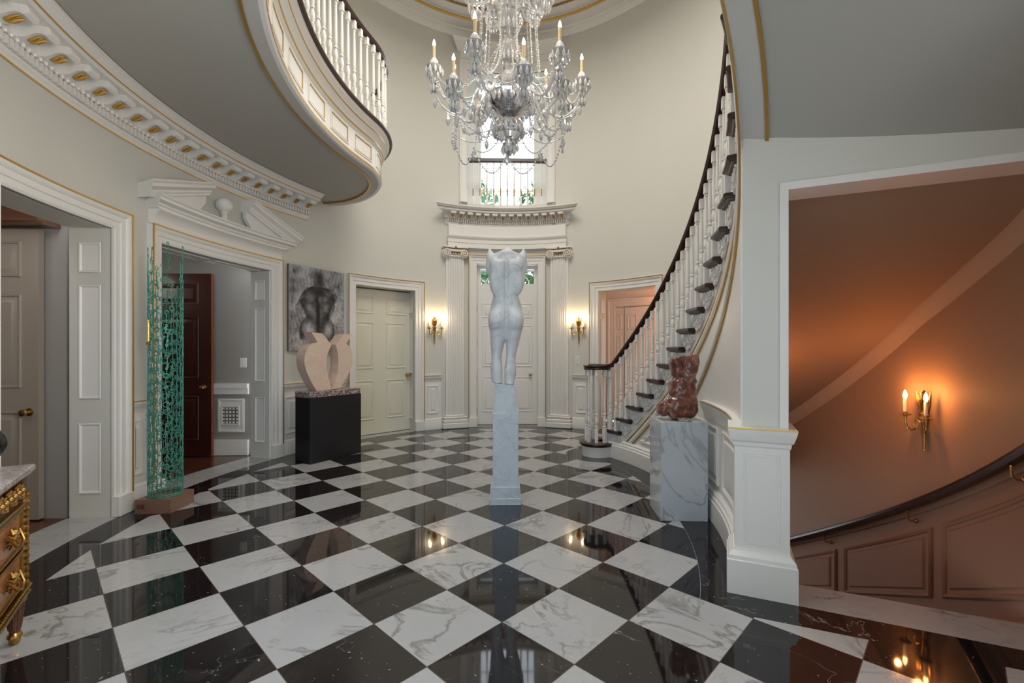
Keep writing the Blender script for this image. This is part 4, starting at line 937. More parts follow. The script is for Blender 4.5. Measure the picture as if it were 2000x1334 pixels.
tag(st, 'grey white marble nude torso seen from behind on a tall slim pedestal', 'statue')
pd_ = thing('statue_pedestal', 'tall slim white marble pedestal under the nude torso', 'pedestal', (0, SY, 0))
m = MB(); m.box(-.142, .142, SY-.142, SY+.142, 0, .062, .003); m.box(-.132, .132, SY-.13, SY+.142, .062, .16, .003); m.build('base', M['carrara'], pd_)
m = MB(); m.box(-.112, .118, SY-.118, SY+.118, .10, .815, .003); m.build('shaft', M['carrara'], pd_)
m = MB(); m.box(-.118, .124, SY-.10, SY+.124, .81, .835, .003); m.box(-.095, .095, SY-.098, SY+.098, .80, 1.045, .003); m.loops([[(-.093, SY-.096, 1.04), (.093, SY-.096, 1.04), (.093, SY+.096, 1.04), (-.093, SY+.096, 1.04)], [(-.096, SY-.098, 1.083), (.094, SY-.098, 1.062), (.094, SY+.098, 1.062), (-.096, SY+.098, 1.083)]], True, True, True); m.build('upper_block', M['carrara'], pd_)
# red onyx torso on the low marble pedestal
px0, py0, pw_, pdp, ph = 1.275, 1.345, .375, .38, .80
rzp = R(-4)
pm = thing('marble_pedestal', 'square grey-veined white marble pedestal beside the curved stair', 'pedestal', (px0 + pw_/2, py0 + pdp/2, 0), rzp, world=False)
m = MB(); m.box(-pw_/2, pw_/2, -pdp/2, pdp/2, 0, ph, .002); m.build('block', M['calacatta'], pm)
def redrock(x, y, z):
    P = (x, y, z); k = .000525
    def e(cx, cz, rx, rz_, ry, cy=0, rot=0): return ell_(P, ((cx-560)*k, cy, (1150-cz)*k), (rx*k, ry, rz_*k), rot)
    def q(cx, cz, rx, rz_, ry, rot=0, cy=0, n=2.8):
        x_, y_, z_ = P[0] - (cx-560)*k, P[1] - cy, P[2] - (1150-cz)*k; c_, s__ = math.cos(rot), math.sin(rot); x_, z_ = c_*x_ + s__*z_, -s__*x_ + c_*z_
        return ((np.abs(x_/rx/k)**n + np.abs(y_/ry)**n + np.abs(z_/rz_/k)**n)**(1/n) - 1)*min(rx*k, ry, rz_*k)*.9
    f = q(575, 945, 250, 205, .105, .06)
    f = np.minimum(f, q(300, 970, 90, 120, .08, -.2, .01))
    f = smin(f, q(590, 650, 200, 190, .095, -.12), .016)
    f = smin(f, q(700, 840, 120, 220, .085, .15, .02), .02)
    f = smin(f, smin(q(490, 300, 88, 200, .080, .16, -.005, 2.4), q(600, 230, 150, 150, .07, 0, .015), .02), .004)
    f = smin(f, q(700, 330, 130, 280, .090, -.24, 0, 2.6), .004); f = smin(f, q(660, 500, 165, 80, .085, -.45), .008)
    f = smin(f, q(765, 200, 70, 110, .05, -.15, .01), .015)
    f = f + .0025*np.sin(x*60 + z*25)*np.sin(z*52 + y*30)
    f = np.maximum(f, z - (1150-128)*k - .15*(x-.05)); return np.maximum(f, .002 - z)
V, F = nets(redrock, (-.22, -.14, -.01), (.2, .14, .60), .006)
V[:, 0] += 1.47; V[:, 1] += 1.50; V[:, 2] += ph - .0015
tag(mesh_from('onyx_sculpture', V, F, M['redstone'], None, 1), 'polished red brown onyx torso on the square marble pedestal', 'sculpture')
m = MB(); m.loops([[(1.42, 1.366, ph), (1.49, 1.364, ph), (1.49, 1.392, ph), (1.42, 1.392, ph)], [(1.405, 1.372, ph+.024), (1.505, 1.368, ph+.028), (1.50, 1.392, ph+.03), (1.41, 1.392, ph+.028)]], True, True, True)
o = m.build('stone_wedge', M['granite'], smooth=False); tag(o, 'small pale stone wedge propping the red onyx torso', 'stone')
# black plinth with granite top and pink stone vase form
bx, by = -2.36, 3.27; rzb = math.atan2(.65, .40)
bp_ = thing('black_pedestal', 'long satin black pedestal with a speckled granite top', 'pedestal', (bx, by, 0), rzb, world=False)
m = MB(); m.box(0, .765, 0, .29, 0, .80, .002); m.build('body', M['blacklam'], bp_)
m = MB(); m.box(-.005, .755, .0, .29, .80, .872, .004); m.build('granite_top', M['granite'], bp_)
ps = thing('stone_sculpture', 'pink stone heart shaped vase sculpture on the black pedestal', 'sculpture', (bx, by, .872), rzb, world=False)
def crv(P, n=5): return [tuple(p) for p in catmull([(a, b) for a, b in P], .02)]
def uz(P): return [((x - 182)/481*.735 - .005, max(0, (585 - y)*.00137)) for x, y in P]
left = uz([(275, 588), (413, 580)]) + uz(crv([(400, 530), (375, 430), (364, 340), (372, 260), (410, 162)])) + uz([(325, 60), (225, 55), (282, 145)]) + uz(crv([(240, 152), (192, 200), (166, 270), (166, 340), (190, 425), (236, 520)]))
right = uz([(418, 580), (505, 572)]) + uz(crv([(560, 480), (600, 410), (622, 330), (620, 250), (600, 185), (555, 152)])) + uz([(622, 60), (535, 62), (455, 163)]) + uz(crv([(473, 235), (481, 330), (470, 430), (440, 515)]))
def dedup(P):
    Q = []
    for p in P:
        if not Q or math.hypot(p[0]-Q[-1][0], p[1]-Q[-1][1]) > .004: Q.append(p)
    return Q
for P in (left, right):
    m = MB(); m.plate(dedup(P), .06, .22); m.build('half', M['pinkstone'], ps, ang=40)
# ------------------------------------------------------------------ painting (colours worked out per vertex)
t_ = NT('charcoal_canvas'); at = t_.n('ShaderNodeAttribute', attribute_name='tone'); nz = t_.noise(t_.obj(), 60, 3)
M['canvas'] = t_.fin(t_.mix(t_.m_('MULTIPLY', nz, .5), at.outputs['Color'], (.0, .0, .0)), .55)
M['canvasedge'] = NT('canvas_edge').fin((.11, .10, .09), .6)
pa, pb_ = (-2.872, 3.815), (-2.432, 4.615); PWd = math.hypot(pb_[0]-pa[0], pb_[1]-pa[1]); rzq = math.atan2(pb_[1]-pa[1], pb_[0]-pa[0])
pt = thing('painting', 'unframed grey charcoal painting of a nude female torso above the black pedestal', 'painting', (*pa, 1.37), rzq, world=False)
m = MB(); m.box(0, PWd, .004, .03, 0, 1.155); m.build('canvas_edge', M['canvasedge'], pt, smooth=False)
nx_, nz_ = 150, 190; gx, gz = np.meshgrid(np.linspace(0, 1, nx_), np.linspace(0, 1, nz_))
cx, cy = 92 + gx*680, 110 + (1-gz)*1035                # painting coordinates taken from its own composition
def blot(x, y, rx, ry, rot=0, p=2):
    dx, dy = cx-x, cy-y; c_, s__ = math.cos(rot), math.sin(rot); dx, dy = c_*dx + s__*dy, -s__*dx + c_*dy; return np.exp(-((np.abs(dx)/rx)**p + (np.abs(dy)/ry)**p))
def stroke(P, w):
    d = np.full(cx.shape, 1e9)
    for (x0, y0), (x1, y1) in zip(P, P[1:]):
        t__ = np.clip(((cx-x0)*(x1-x0) + (cy-y0)*(y1-y0))/((x1-x0)**2 + (y1-y0)**2), 0, 1); d = np.minimum(d, np.hypot(cx-x0-t__*(x1-x0), cy-y0-t__*(y1-y0)))
    return np.exp(-(d/(w*.72))**2)
def fnoise(n, sx_=1, sy_=1):
    o_ = np.zeros(cx.shape)
    for k in range(n):
        f_ = rng.uniform(.004, .05); a_ = rng.uniform(0, PI); o_ += np.sin(cx*f_*math.cos(a_)*sx_ + cy*f_*math.sin(a_)*sy_ + rng.uniform(0, 9))
    return o_/math.sqrt(n)
tone = .40 + .10*fnoise(14) + .09*fnoise(24, 4, 1.6) + .04*rng.randn(*cx.shape)
tone += .22*blot(265, 230, 60, 70) + .16*blot(300, 310, 160, 45, -.5) + .2*blot(170, 560, 40, 130, .25) + .22*blot(690, 600, 45, 110, -.3) + .16*blot(640, 700, 70, 60) - .10*blot(140, 420, 50, 200) - .06*blot(650, 280, 40, 40)
# torso outline: half widths by height
yy = [330, 370, 420, 480, 540, 600, 660, 720, 760, 810, 860, 920, 980, 1020]
lx = [370, 310, 262, 250, 215, 245, 280, 300, 285, 250, 225, 215, 222, 240]; rx_ = [540, 590, 660, 665, 640, 615, 590, 575, 580, 620, 638, 640, 620, 590]
L_, R__ = np.interp(cy, yy, lx), np.interp(cy, yy, rx_); ins_ = np.clip((cx-L_)/9, 0, 1)*np.clip((R__-cx)/9, 0, 1)*(cy > 345)*np.clip((1030-cy)/80, 0, 1)
body = .05 + .03*fnoise(20, 2, 2) + .28*blot(335, 620, 42, 75, -.25) + .26*blot(525, 600, 34, 60, .3) + .68*blot(325, 880, 62, 95, -.15) + .6*blot(560, 890, 48, 95, .2) + .25*blot(330, 480, 42, 45) + .22*blot(515, 490, 36, 36) + .25*blot(450, 490, 16, 50) + .12*blot(395, 700, 20, 120) + .1*blot(470, 690, 20, 130) + .12*blot(560, 410, 60, 30)
body -= .10*blot(430, 560, 26, 330) + .10*blot(300, 760, 60, 50) + .08*blot(590, 740, 50, 60)
tone = tone*(1-ins_) + np.maximum(body, .015)*ins_
dk = np.maximum.reduce([stroke([(365, 370), (300, 370), (262, 420), (230, 500), (185, 590)], 13), stroke([(215, 545), (260, 620), (300, 720), (235, 820), (215, 920), (230, 1000)], 15), stroke([(540, 350), (640, 375), (672, 440), (660, 520)], 7), stroke([(625, 500), (640, 570), (590, 690), (575, 730), (632, 820), (640, 900), (610, 985)], 14), .8*stroke([(275, 500), (285, 545), (330, 565), (380, 545)], 9), .8*stroke([(480, 500), (500, 530), (545, 525), (585, 470)], 8), .8*stroke([(430, 380), (432, 640), (432, 900)], 14), .7*stroke([(640, 550), (700, 620), (735, 690)], 5), .5*stroke([(700, 405), (770, 405)], 5), .5*stroke([(690, 830), (765, 832)], 5), .5*stroke([(105, 880), (200, 870)], 5), blot(240, 965, 26, 50)])
tone = tone*(1 - .85*np.clip(dk, 0, 1))
head = np.maximum(blot(440, 250, 72, 130, 0, 4), blot(455, 390, 60, 90, 0, 3)); tone = tone*(1-head) + head*(.03 + .10*blot(405, 250, 24, 60) + .03*fnoise(12)); tone = np.maximum(tone, .25*stroke([(545, 200), (550, 260)], 20)); tone *= 1 - .6*stroke([(575, 190), (560, 290)], 5)
tone += .12*stroke([(150, 600), (230, 430), (330, 330)], 16)
tone = np.clip(tone*(1 + .12*fnoise(24, 3, 3)), .006, .8); warm = np.clip((cy-450)/600, 0, 1)*(1-ins_)*(1-np.clip(dk, 0, 1))
colr = np.stack([tone*(1 + .06*warm), tone*(1 - .02*warm), tone*(1.08 - .10*warm)], -1)
Vp = np.stack([gx*PWd, np.full(gx.shape, .0035), gz*1.155], -1).reshape(-1, 3); ii = np.arange(nx_*nz_).reshape(nz_, nx_); Fp = np.stack([ii[:-1, :-1], ii[:-1, 1:], ii[1:, 1:], ii[1:, :-1]], -1).reshape(-1, 4)
me = bpy.data.meshes.new('painted_canvas'); me.from_pydata(Vp.tolist(), [], Fp.tolist()); ca = me.color_attributes.new('tone', 'FLOAT_COLOR', 'POINT')
ca.data.foreach_set('color', np.concatenate([colr.reshape(-1, 3), np.ones((nx_*nz_, 1))], 1).ravel().astype(np.float32)); me.materials.append(M['canvas']); link('painted_canvas', me, pt)
# ------------------------------------------------------------------ tower of welded keys
kx, ky, kr, kz = -2.975, 1.775, .124, .118
kt = thing('key_tower', 'tall openwork cylinder of welded green keys on a wood block', 'sculpture', (kx, ky, 0))
m = MB(); m.poly([(-3.12, 1.62), (-2.83, 1.63), (-2.835, 1.93), (-3.10, 1.93)], 0, kz); m.build('wood_base', M['basewood'], kt, smooth=False)
m = MB(); m.box(-.03, .03, -.002, 0, -.018, .018); m.map(lambda x, y, z: (-3.07 + x, 1.618 + y, .062 + z)); m.build('brass_plaque', M['walnutdark'], kt)
def key_mb(L, kind, r=.0029):
    m = MB(); rb = .014 + .004*(kind % 3)
    if kind % 3 < 2: m.tube([(rb*math.cos(2*PI*i/10), 0, rb*math.sin(2*PI*i/10)) for i in range(11)], r*.95, 5)
    else: m.tube([(-rb, 0, -rb*.5), (-rb, 0, rb*.6), (0, 0, rb*.9), (rb, 0, rb*.6), (rb, 0, -rb*.5), (0, 0, -rb), (-rb, 0, -rb*.5)], r, 5)
    m.tube([(0, 0, rb), (0, 0, L)], r, 5)
    b = .016; m.box(-.002, b, -.002, .002, L-.004-.018, L-.014); m.box(-.002, b*.8, -.002, .002, L-.008, L)
    if kind % 2: m.box(b-.004, b, -.002, .002, L-.022, L-.004)
    return m
KM = []
for i, L in enumerate((.11, .13, .09, .15, .12)): o = key_mb(L, i).build('key_tmp', M['verdigris']); KM.append((L, o.data)); o.data.name = 'key'; bpy.data.objects.remove(o)
stuffk = MB(); cnt = 0
def ktop(a):                                          # ragged top edge
    d = math.degrees(a) % 360; return 1.72 + .25*math.sin(a*3 + 1) + .12*math.sin(a*7) + (.34*math.exp(-((d-200)/28)**2)) + .1*rng.rand()
nc = 21; cells = []
for c in range(nc):
    a = 2*PI*c/nc; z = kz + .01*rng.rand(); top = ktop(a)
    while z < kz + top: 
        k = rng.randint(5); L, me = KM[k]; cells.append((a + rng.uniform(-.06, .06), z, k, rng.rand() < .5)); z += L*rng.uniform(.66, .85)
cells.sort(key=lambda q: math.cos(q[0] - R(-56)))     # the ones nearest the hall last
full = cells[-100:]; rest = cells[:-100]
for a, z, k, fl_ in full:
    o = inst(KM[k][1], kt, (kx + kr*math.cos(a), ky + kr*math.sin(a), z + (KM[k][0] if fl_ else .016)), a + PI/2, name='key'); o.rotation_euler = (0, PI if fl_ else 0, a + PI/2)
for a, z, k, fl_ in rest:
    q = key_mb(KM[k][0], k); ca, sa = math.cos(a + PI/2), math.sin(a + PI/2)
    for i, (x, y, zz) in enumerate(q.V):
        if fl_: x, zz = -x, -zz
        q.V[i] = (kx + kr*math.cos(a) + ca*x - sa*y, ky + kr*math.sin(a) + sa*x + ca*y, z + (KM[k][0] if fl_ else .016) + zz)
    stuffk.add(q.V, q.F)
o = stuffk.build('keys', M['verdigris'], kt); o['kind'] = 'stuff'
m = MB()
for z in (kz + .006, kz + .02): m.tube([(kx + kr*math.cos(2*PI*i/30), ky + kr*math.sin(2*PI*i/30), z) for i in range(31)], .005, 6)
m.build('base_ring', M['verdigris'], kt)
q = key_mb(.20, 0, .007); ca, sa = math.cos(R(-115) + PI/2), math.sin(R(-115) + PI/2)
m = MB(); m.add(q.V, q.F); m.map(lambda x, y, z: (kx + (kr+.012)*math.cos(R(-115)) + ca*x*1.6 - sa*y, ky + (kr+.012)*math.sin(R(-115)) + sa*x*1.6 + ca*y, 1.44 + z)); o = m.build('large_gilt_key', M['ormolu'], kt); o['label'] = 'large gilt key'
# ------------------------------------------------------------------ commode with gilt mounts
cr = math.atan2(-.83, .555)                            # local x runs along the front, away from the far corner; +y into the room is -y local... 
cmd = thing('commode', 'walnut commode with gilt mounts and grey marble top at the left edge', 'commode', (-2.285, -.075, 0), cr, world=False)
# local frame: x along the front, y = towards the room (left of x)
Lc, Dc = 1.25, .50
def cb(x0, x1, y0, y1, z0, z1, b=0.0): m = MB(); m.box(x0, x1, y0, y1, z0, z1, b); return m
cb(.03, Lc-.03, -Dc+.02, -.02, .24, .795).build('carcass', M['walnutdark'], cmd, smooth=False)
m = MB(); m.loops([[(-.0+e, -Dc, z), (Lc-e, -Dc, z), (Lc-e, .035-e, z), (0+e-.035+.035, .035-e, z)] for z, e in ((.797, .02), (.803, .006), (.815, .0), (.829, .0), (.836, .008))], True, True, True); m.build('marble_top', M['greymarble'], cmd, ang=25)
for x in (.03, Lc-.03):
    m = MB(); m.box(x-.028, x+.028, -.06, .004, .235, .795, .004); m.build('corner_post', M['walnutdark'], cmd)
    for y in (-.03, -Dc+.05):
        m = MB(); m.lathe([(0, .05), (.018, .05), (.02, .06), (.034, .19), (.036, .2), (.024, .215), (.03, .235), (0, .235)], 14, (x, y, 0)); lg = m.build('leg', M['walnutdark'], cmd)
        m = MB()
        for k in range(10):
            a = 2*PI*k/10; m.tube([(x + .0195*math.cos(a), y + .0195*math.sin(a), .07), (x + .033*math.cos(a), y + .033*math.sin(a), .185)], .0035, 4)
        m.build('fluting', M['walnutdark'], lg)
        m = MB(); m.lathe([(0, 0), (.016, 0), (.02, .012), (.022, .025), (.028, .035), (.026, .045), (.02, .055), (0, .06)], 14, (x, y, 0)); m.lathe([(0, .195), (.04, .195), (.043, .205), (.036, .22), (.04, .235), (0, .24)], 14, (x, y, 0)); m.build('gilt_foot', M['ormolu'], lg)
    m = MB(); m.tube([(x, .008, .27 + .45*i/40) for i in range(41)], [.010 + .003*math.sin(i*2.2) for i in range(41)], 6); m.build('gilt_post_drop', M['ormolu'], cmd)
for z in (.655, .25): 
    m = MB(); m.box(.0, Lc, -.02, .014, z-.012, z+.012, .005); m.build('gilt_rail', M['ormolu'], cmd)
m = MB(); m.box(.0, Lc, -.02, .02, .222, .238, .004); n = 60
for i in range(n): m.sphere((.01 + (Lc-.02)*i/(n-1), .018, .262), .008, 5, 4)
m.build('gilt_bead_rail', M['ormolu'], cmd)
fd = MB(); fd.box(.06, Lc-.06, -.03, -.008, .668, .79); fd.build('frieze_drawer', M['walnutdark'], cmd, smooth=False)
m = MB(); x = .075; k = 0
while x < Lc-.08:                                     # scrolling acanthus along the frieze
    sg = 1 if k % 2 else -1; m.tube([(x + .034*(1-.8*i/16)*math.cos(sg*(.5 + i*.6)), .002, .728 + .034*(1-.8*i/16)*math.sin(sg*(.5 + i*.6))) for i in range(17)], [.009*(1-.4*i/16) for i in range(17)], 6)
    m.tube([(x-.03, .0, .728 - sg*.02), (x, .004, .728 + sg*.035), (x+.04, .0, .728 + sg*.03)], [.004, .011, .004], 6); m.sphere((x, .006, .728), .014, 8, 6); x += .058; k += 1
m.build('gilt_scroll_frieze', M['ormolu'], cmd)
for z0, z1 in ((.465, .635), (.275, .445)):
    dr = MB(); dr.box(.07, Lc-.07, -.03, -.004, z0, z1, .003); d_ = dr.build('drawer', M['walnut'], cmd)
    m = MB(); m.frame(.066, Lc-.066, z0-.004, z1+.004, [(0, -.006), (0, .004), (.006, .007), (.012, .004), (.012, -.006)], False, 2); m.build('gilt_edging', M['ormolu'], d_)
    for x in (.22, Lc-.22):
        m = MB(); zc = (z0+z1)/2; m.sphere((x, .006, zc), .018, 8, 6)
        for k in range(8):
            a = 2*PI*k/8 + .3; m.tube([(x, .004, zc), (x + .04*math.cos(a), .012, zc + .03*math.sin(a)), (x + .062*math.cos(a+.3), .004, zc + .045*math.sin(a+.3))], [.006, .011, .003], 5)
        m.tube([(x-.075, .01, zc+.02), (x-.05, .03, zc-.025), (x, .034, zc-.04), (x+.05, .03, zc-.025), (x+.075, .01, zc+.02)], .006, 6); m.build('gilt_handle', M['ormolu'], d_)
vs = thing('black_vase', 'round glossy black vase on a clear block on the commode', 'vase', (-2.265, -.30, .836), 0, world=False)
m = MB(); m.lathe([(0, 0), (.045, 0), (.045, .045), (0, .045)], 20); m.build('clear_foot', M['crystal'], vs)
m = MB(); m.lathe([(0, .045)] + [(.03 + .065*math.sin(PI*i/16)**.8 if 0 < i < 16 else .03, .046 + .18*i/16) for i in range(17)] + [(.03, .236), (.04, .245), (0, .245)], 40); m.build('body', M['blackgloss'], vs)
# ------------------------------------------------------------------ crystal chandelier
CXc, CYc = .03, 2.03
ch = thing('chandelier', 'large crystal chandelier with candle lights hanging in the centre of the hall', 'chandelier', (CXc, CYc, 3.25))
def chl(prof, nm, mat, n=20, par=ch): m = MB(); m.lathe(prof, n, (CXc, CYc, 0)); return m.build(nm, M[mat], par)
chl([(0, 3.22), (.012, 3.225), (.03, 3.26), (.055, 3.30), (.06, 3.33), (.045, 3.345), (.03, 3.35), (.02, 3.37), (0, 3.37)], 'bottom_finial', 'clear')
chl([(0, 3.37), (.03, 3.37), (.10, 3.42), (.135, 3.48), (.14, 3.52), (.11, 3.545), (.04, 3.55), (.03, 3.57), (0, 3.57)], 'lower_bowl', 'clear')
chl([(.02, 3.57), (.10, 3.60), (.19, 3.66), (.235, 3.74), (.23, 3.76), (.2, 3.75), (.12, 3.72), (.03, 3.70)], 'receiver_bowl', 'silver', 28)
chl([(0, 3.70), (.10, 3.72), (.11, 3.76), (.05, 3.80), (.045, 3.86), (.08, 3.90), (.085, 3.96), (.05, 4.02), (.06, 4.08), (.075, 4.14), (.075, 4.26), (.05, 4.32), (.06, 4.38), (.085, 4.44), (.085, 4.56), (.06, 4.62), (.05, 4.75), (0, 4.75)], 'stem', 'clear')
chl([(0, 3.5), (.012, 3.5), (.012, 7.1), (0, 7.1)], 'rod', 'silver', 8)
chl([(.03, 4.74), (.2, 4.80), (.26, 4.86), (.25, 4.88), (.1, 4.84), (.03, 4.82)], 'upper_bowl', 'crystal', 28)
m = MB(); m.lathe([(0, 0), (.003, .0), (.011, .014), (.014, .028), (.006, .05), (.001, .062), (0, .062)], 6); o = m.build('pend', M['crystal'], smooth=False); PEN = o.data; PEN.name = 'crystal_drop'; bpy.data.objects.remove(o)
drops = []                                            # (x, y, z of top, scale)
chains = []
def beadchain(p, q, sag, n=None, r=.0095):
    p, q = Vector(p), Vector(q); L = (q-p).length + sag*1.3; n = n or max(4, int(L/.026)); m = MB()
    for i in range(n+1):
        t__ = i/n; c = p.lerp(q, t__); c.z -= sag*4*t__*(1-t__); m.sphere(c, r*(.8 if i % 2 else 1.05), 6, 4)
    m.tube([p.lerp(q, i/n) - Vector((0, 0, sag*4*(i/n)*(1-i/n))) for i in range(n+1)], .002, 4); o = m.build('bead_chain', M['crystal'], ch); return o
ARMS = [  # angle, reach, height of bulb tip
 (182, .70, 4.30, 3.62), (152, .62, 4.28, 3.66), (214, .58, 3.98, 3.58), (248, .72, 4.10, 3.60), (282, .60, 3.95, 3.56), (306, .72, 4.10, 3.60), (330, .55, 4.02, 3.58), (2, .70, 4.22, 3.62), (28, .68, 4.12, 3.60), (52, .64, 4.36, 3.66), (84, .66, 4.05, 3.58), (118, .68, 4.20, 3.62)]
tips = []
for ai, (a, r_, zt, zl) in enumerate(ARMS):
    ca, sa = math.cos(R(a)), math.sin(R(a)); zp = zt - .30
    pth = [(.10, 3.74), (.20, 3.86), (.30, 3.80), (.38, 3.66), (r_*.72, zl - .02), (r_*.9, zl + .06), (r_, zl + .20), (r_, zp)]
    if zp < zl + .22: pth[-2] = (r_*.985, (zl + zp)/2)
    cp = catmull([(q, z) for q, z in pth], .03); m = MB(); m.tube([(CXc + ca*q, CYc + sa*q, z) for q, z in cp], [.013 + .003*math.sin(i*1.7) for i in range(len(cp))], 6); arm = m.build('candle_arm', M['crystal'], ch)
    x, y = CXc + ca*r_, CYc + sa*r_; tips.append((x, y, zp, a))
    m = MB(); m.lathe([(0, 0), (.02, 0), (.07, .022), (.082, .034), (.06, .036), (.02, .03), (.018, .05), (.034, .07), (.036, .095), (.024, .115), (0, .115)], 16, (x, y, zp)); m.build('drip_dish', M['crystal'], arm)
    m = MB(); m.lathe([(0, .11), (.0135, .11), (.0135, .235), (0, .235)], 10, (x, y, zp)); m.build('candle', M['candle'], arm)
    m = MB(); m.lathe([(0, .235), (.010, .237), (.015, .252), (.012, .272), (.004, .295), (0, .30)], 10, (x, y, zp)); m.build('bulb', M['bulb'], arm)
    for k in range(10):
        b = 2*PI*k/10; drops.append((x + .078*math.cos(b), y + .078*math.sin(b), zp + .03, 1.25))
        if k % 2: drops.append((x + .05*math.cos(b), y + .05*math.sin(b), zp + .0, 1.35))
    for k in range(6):
        b = 2*PI*k/6; drops.append((x + .022*math.cos(b), y + .022*math.sin(b), zp - .05, 1.2)); drops.append((x + .03*math.cos(b+.5), y + .03*math.sin(b+.5), zp - .12, 1.35))
    for q, z in (cp[len(cp)*2//5], cp[len(cp)*3//5], cp[len(cp)*4//5]): drops.append((CXc + ca*q, CYc + sa*q, z - .015, 1.9))
srt = sorted(tips, key=lambda q: q[3] % 360)
for i in range(12):
    p, q = srt[i], srt[(i+1) % 12]; beadchain(p[:3], q[:3], .16); beadchain((p[0], p[1], p[2]-.02), (CXc + .085*math.cos(R(p[3])), CYc + .085*math.sin(R(p[3])), 4.30), .26)
low = []
for i in range(9):                                    # lower swags under the arms
    a = R(40*i + 12); low.append((CXc + .54*math.cos(a), CYc + .54*math.sin(a), 3.47))
for i in range(9):
    p, q = low[i], low[(i+1) % 9]; beadchain(p, q, .23, 19, .0115); beadchain(p, (CXc + .13*math.cos(R(40*i)), CYc + .13*math.sin(R(40*i)), 3.48), .10); beadchain(p, srt[(i*4//3) % 12][:3], .05)
    drops.append((*p, 2.0))
for i in range(12): a = R(30*i + 15); beadchain((CXc + .24*math.cos(a), CYc + .24*math.sin(a), 4.83), (CXc + .30*math.cos(a), CYc + .30*math.sin(a), 3.98), .0, 34, .009)
for r_, z, n, s_ in ((.235, 3.74, 26, 1.5), (.14, 3.50, 18, 1.6), (.06, 3.32, 10, 1.3), (.26, 4.85, 26, 1.9), (.085, 4.5, 12, 1.5), (.08, 4.2, 12, 1.5)):
    for k in range(n): b = 2*PI*k/n; drops.append((CXc + r_*math.cos(b), CYc + r_*math.sin(b), z, s_))
for i in range(10):                                   # upper tier of arms
    a = R(36*i + 8); m = MB(); cp = catmull([(.06, 4.62), (.15, 4.72), (.24, 4.64), (.33, 4.66), (.36, 4.78)], .03)
    m.tube([(CXc + math.cos(a)*q, CYc + math.sin(a)*q, z) for q, z in cp], .011, 6); x, y = CXc + .36*math.cos(a), CYc + .36*math.sin(a); arm = m.build('upper_arm', M['crystal'], ch)
    m = MB(); m.lathe([(0, 4.78), (.06, 4.80), (.075, 4.815), (.02, 4.82), (0, 4.82)], 14, (x, y, 0)); m.build('drip_dish', M['crystal'], arm)
    m = MB(); m.lathe([(0, 4.82), (.013, 4.82), (.013, 4.93), (0, 4.93)], 8, (x, y, 0)); m.build('candle', M['candle'], arm)
    m = MB(); m.lathe([(0, 4.93), (.012, 4.945), (.006, 4.98), (0, 4.99)], 8, (x, y, 0)); m.build('bulb', M['bulb'], arm)
    for k in range(9): b = 2*PI*k/9; drops.append((x + .07*math.cos(b), y + .07*math.sin(b), 4.80, 1.5)); drops.append((x + .04*math.cos(b), y + .04*math.sin(b), 4.72, 1.4))
dist = lambda d: -d[3]/math.hypot(d[0] - .04, d[1] + 2.35)
drops.sort(key=dist)
vis = [d for d in drops if d[2] < 4.7]; hid = [d for d in drops if d[2] >= 4.7]
for d in vis[:100]: inst(PEN, ch, (d[0], d[1], d[2] - .062*d[3]), rng.rand()*6, (d[3]*.9, d[3]*.9, d[3]), 'crystal_drop')
m = MB(); pv = [tuple(v.co) for v in PEN.vertices]; pf = [tuple(p.vertices) for p in PEN.polygons]
for d in vis[100:] + hid: m.add([(d[0] + v[0]*d[3]*.9, d[1] + v[1]*d[3]*.9, d[2] - .062*d[3] + v[2]*d[3]) for v in pv], pf)
o = m.build('crystal_drops', M['crystal'], ch, smooth=False); o['kind'] = 'stuff'
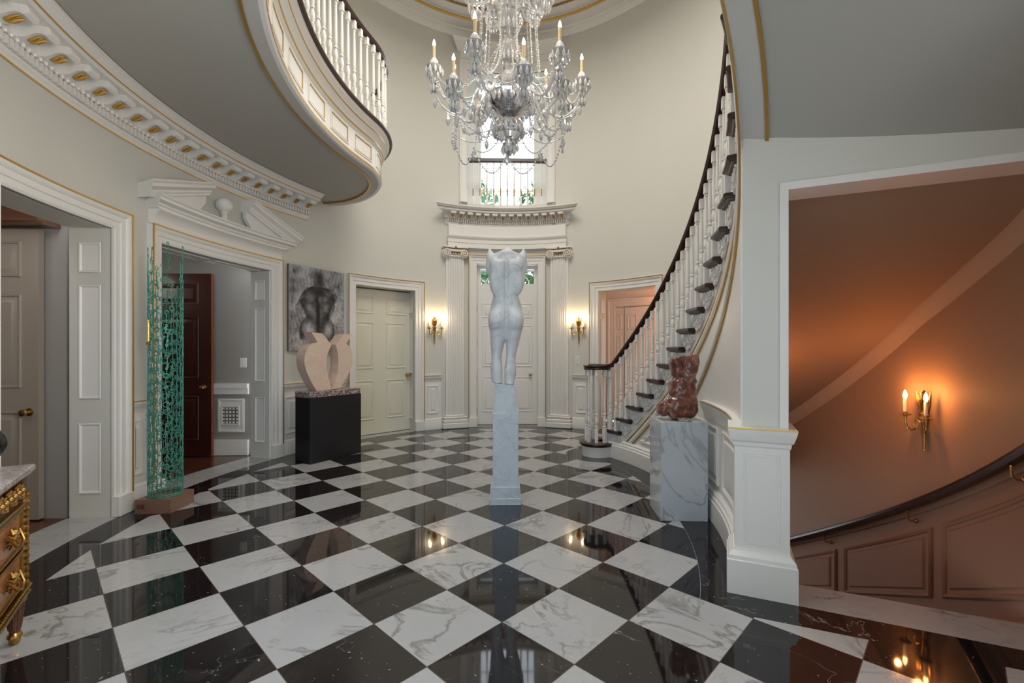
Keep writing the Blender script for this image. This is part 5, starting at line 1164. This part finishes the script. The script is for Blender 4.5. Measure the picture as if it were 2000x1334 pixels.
# ------------------------------------------------------------------ light
w = bpy.data.worlds.new('world'); SC.world = w; w.use_nodes = True; bg = w.node_tree.nodes['Background']; bg.inputs[0].default_value = (.86, .93, 1.0, 1); bg.inputs[1].default_value = 3.0
def area(name, loc, rot, size, sy, e, col):
    l = bpy.data.lights.new(name, 'AREA'); l.shape = 'RECTANGLE'; l.size = size; l.size_y = sy; l.energy = e; l.color = col
    o = bpy.data.objects.new(name, l); COL.objects.link(o); o.location = loc; o.rotation_euler = tuple(R(a) for a in rot); return o
def point(name, loc, e, col, r=.1):
    l = bpy.data.lights.new(name, 'POINT'); l.energy = e; l.color = col; l.shadow_soft_size = r; o = bpy.data.objects.new(name, l); COL.objects.link(o); o.location = loc
area('dome_light', (0, 1.7, 6.7), (0, 0, 0), 2.2, 3.2, 135, (1, .95, .87))  # added overhead fill for the whole hall, no fixture up there
area('entry_daylight', (-.8, -3.3, 1.8), (76, 0, 4), 2.2, 2.0, 11, (.45, .70, 1.0)).data.spread = R(88)
area('gallery_fill', (.6, -1.7, 2.2), (88, 0, 66), 1.0, 1.2, 17, (1, .95, .88)).data.spread = R(95)  # added fill for the left wall and cornice, no fixture there
for x, y, zp, a in tips: point('candle_light', (x, y, zp + .33), 1.5, (1, .84, .64), .02)
point('library_lamp', (-5.2, 2.7, 2.3), 5, (1, .85, .7), .2)  # added warm fill for the room, not a lamp in it
point('study_lamp', (-4.6, .3, 2.2), 6, (1, .8, .62), .2)  # warm fill added to brighten the study, no lamp stands there
point('passage_lamp', (2.75, 5.75, 2.2), 5, (1, .42, .14), .1)
point('stairwell_lamp', (2.3, 1.6, 1.0), 4.5, (1, .40, .15), .1)
# ------------------------------------------------------------------ camera
cd = bpy.data.cameras.new('camera'); cam = bpy.data.objects.new('camera', cd); COL.objects.link(cam); SC.camera = cam
cam.location = (.0372, -2.351, 1.3855); cam.rotation_euler = (R(90), 0, -.0243); cd.sensor_width = 36; cd.lens = 902.41/2000*36; cd.shift_x = -16.82/2000; cd.shift_y = 16.1/2000; cd.clip_start = .05
SC.view_settings.view_transform = 'Standard'; SC.view_settings.exposure = .48
cy = SC.cycles if hasattr(SC, 'cycles') else None
if cy: cy.max_bounces = 9; cy.transmission_bounces = 8; cy.transparent_max_bounces = 8; cy.diffuse_bounces = 4; cy.glossy_bounces = 4; cy.caustics_reflective = False; cy.caustics_refractive = False; cy.sample_clamp_indirect = 6
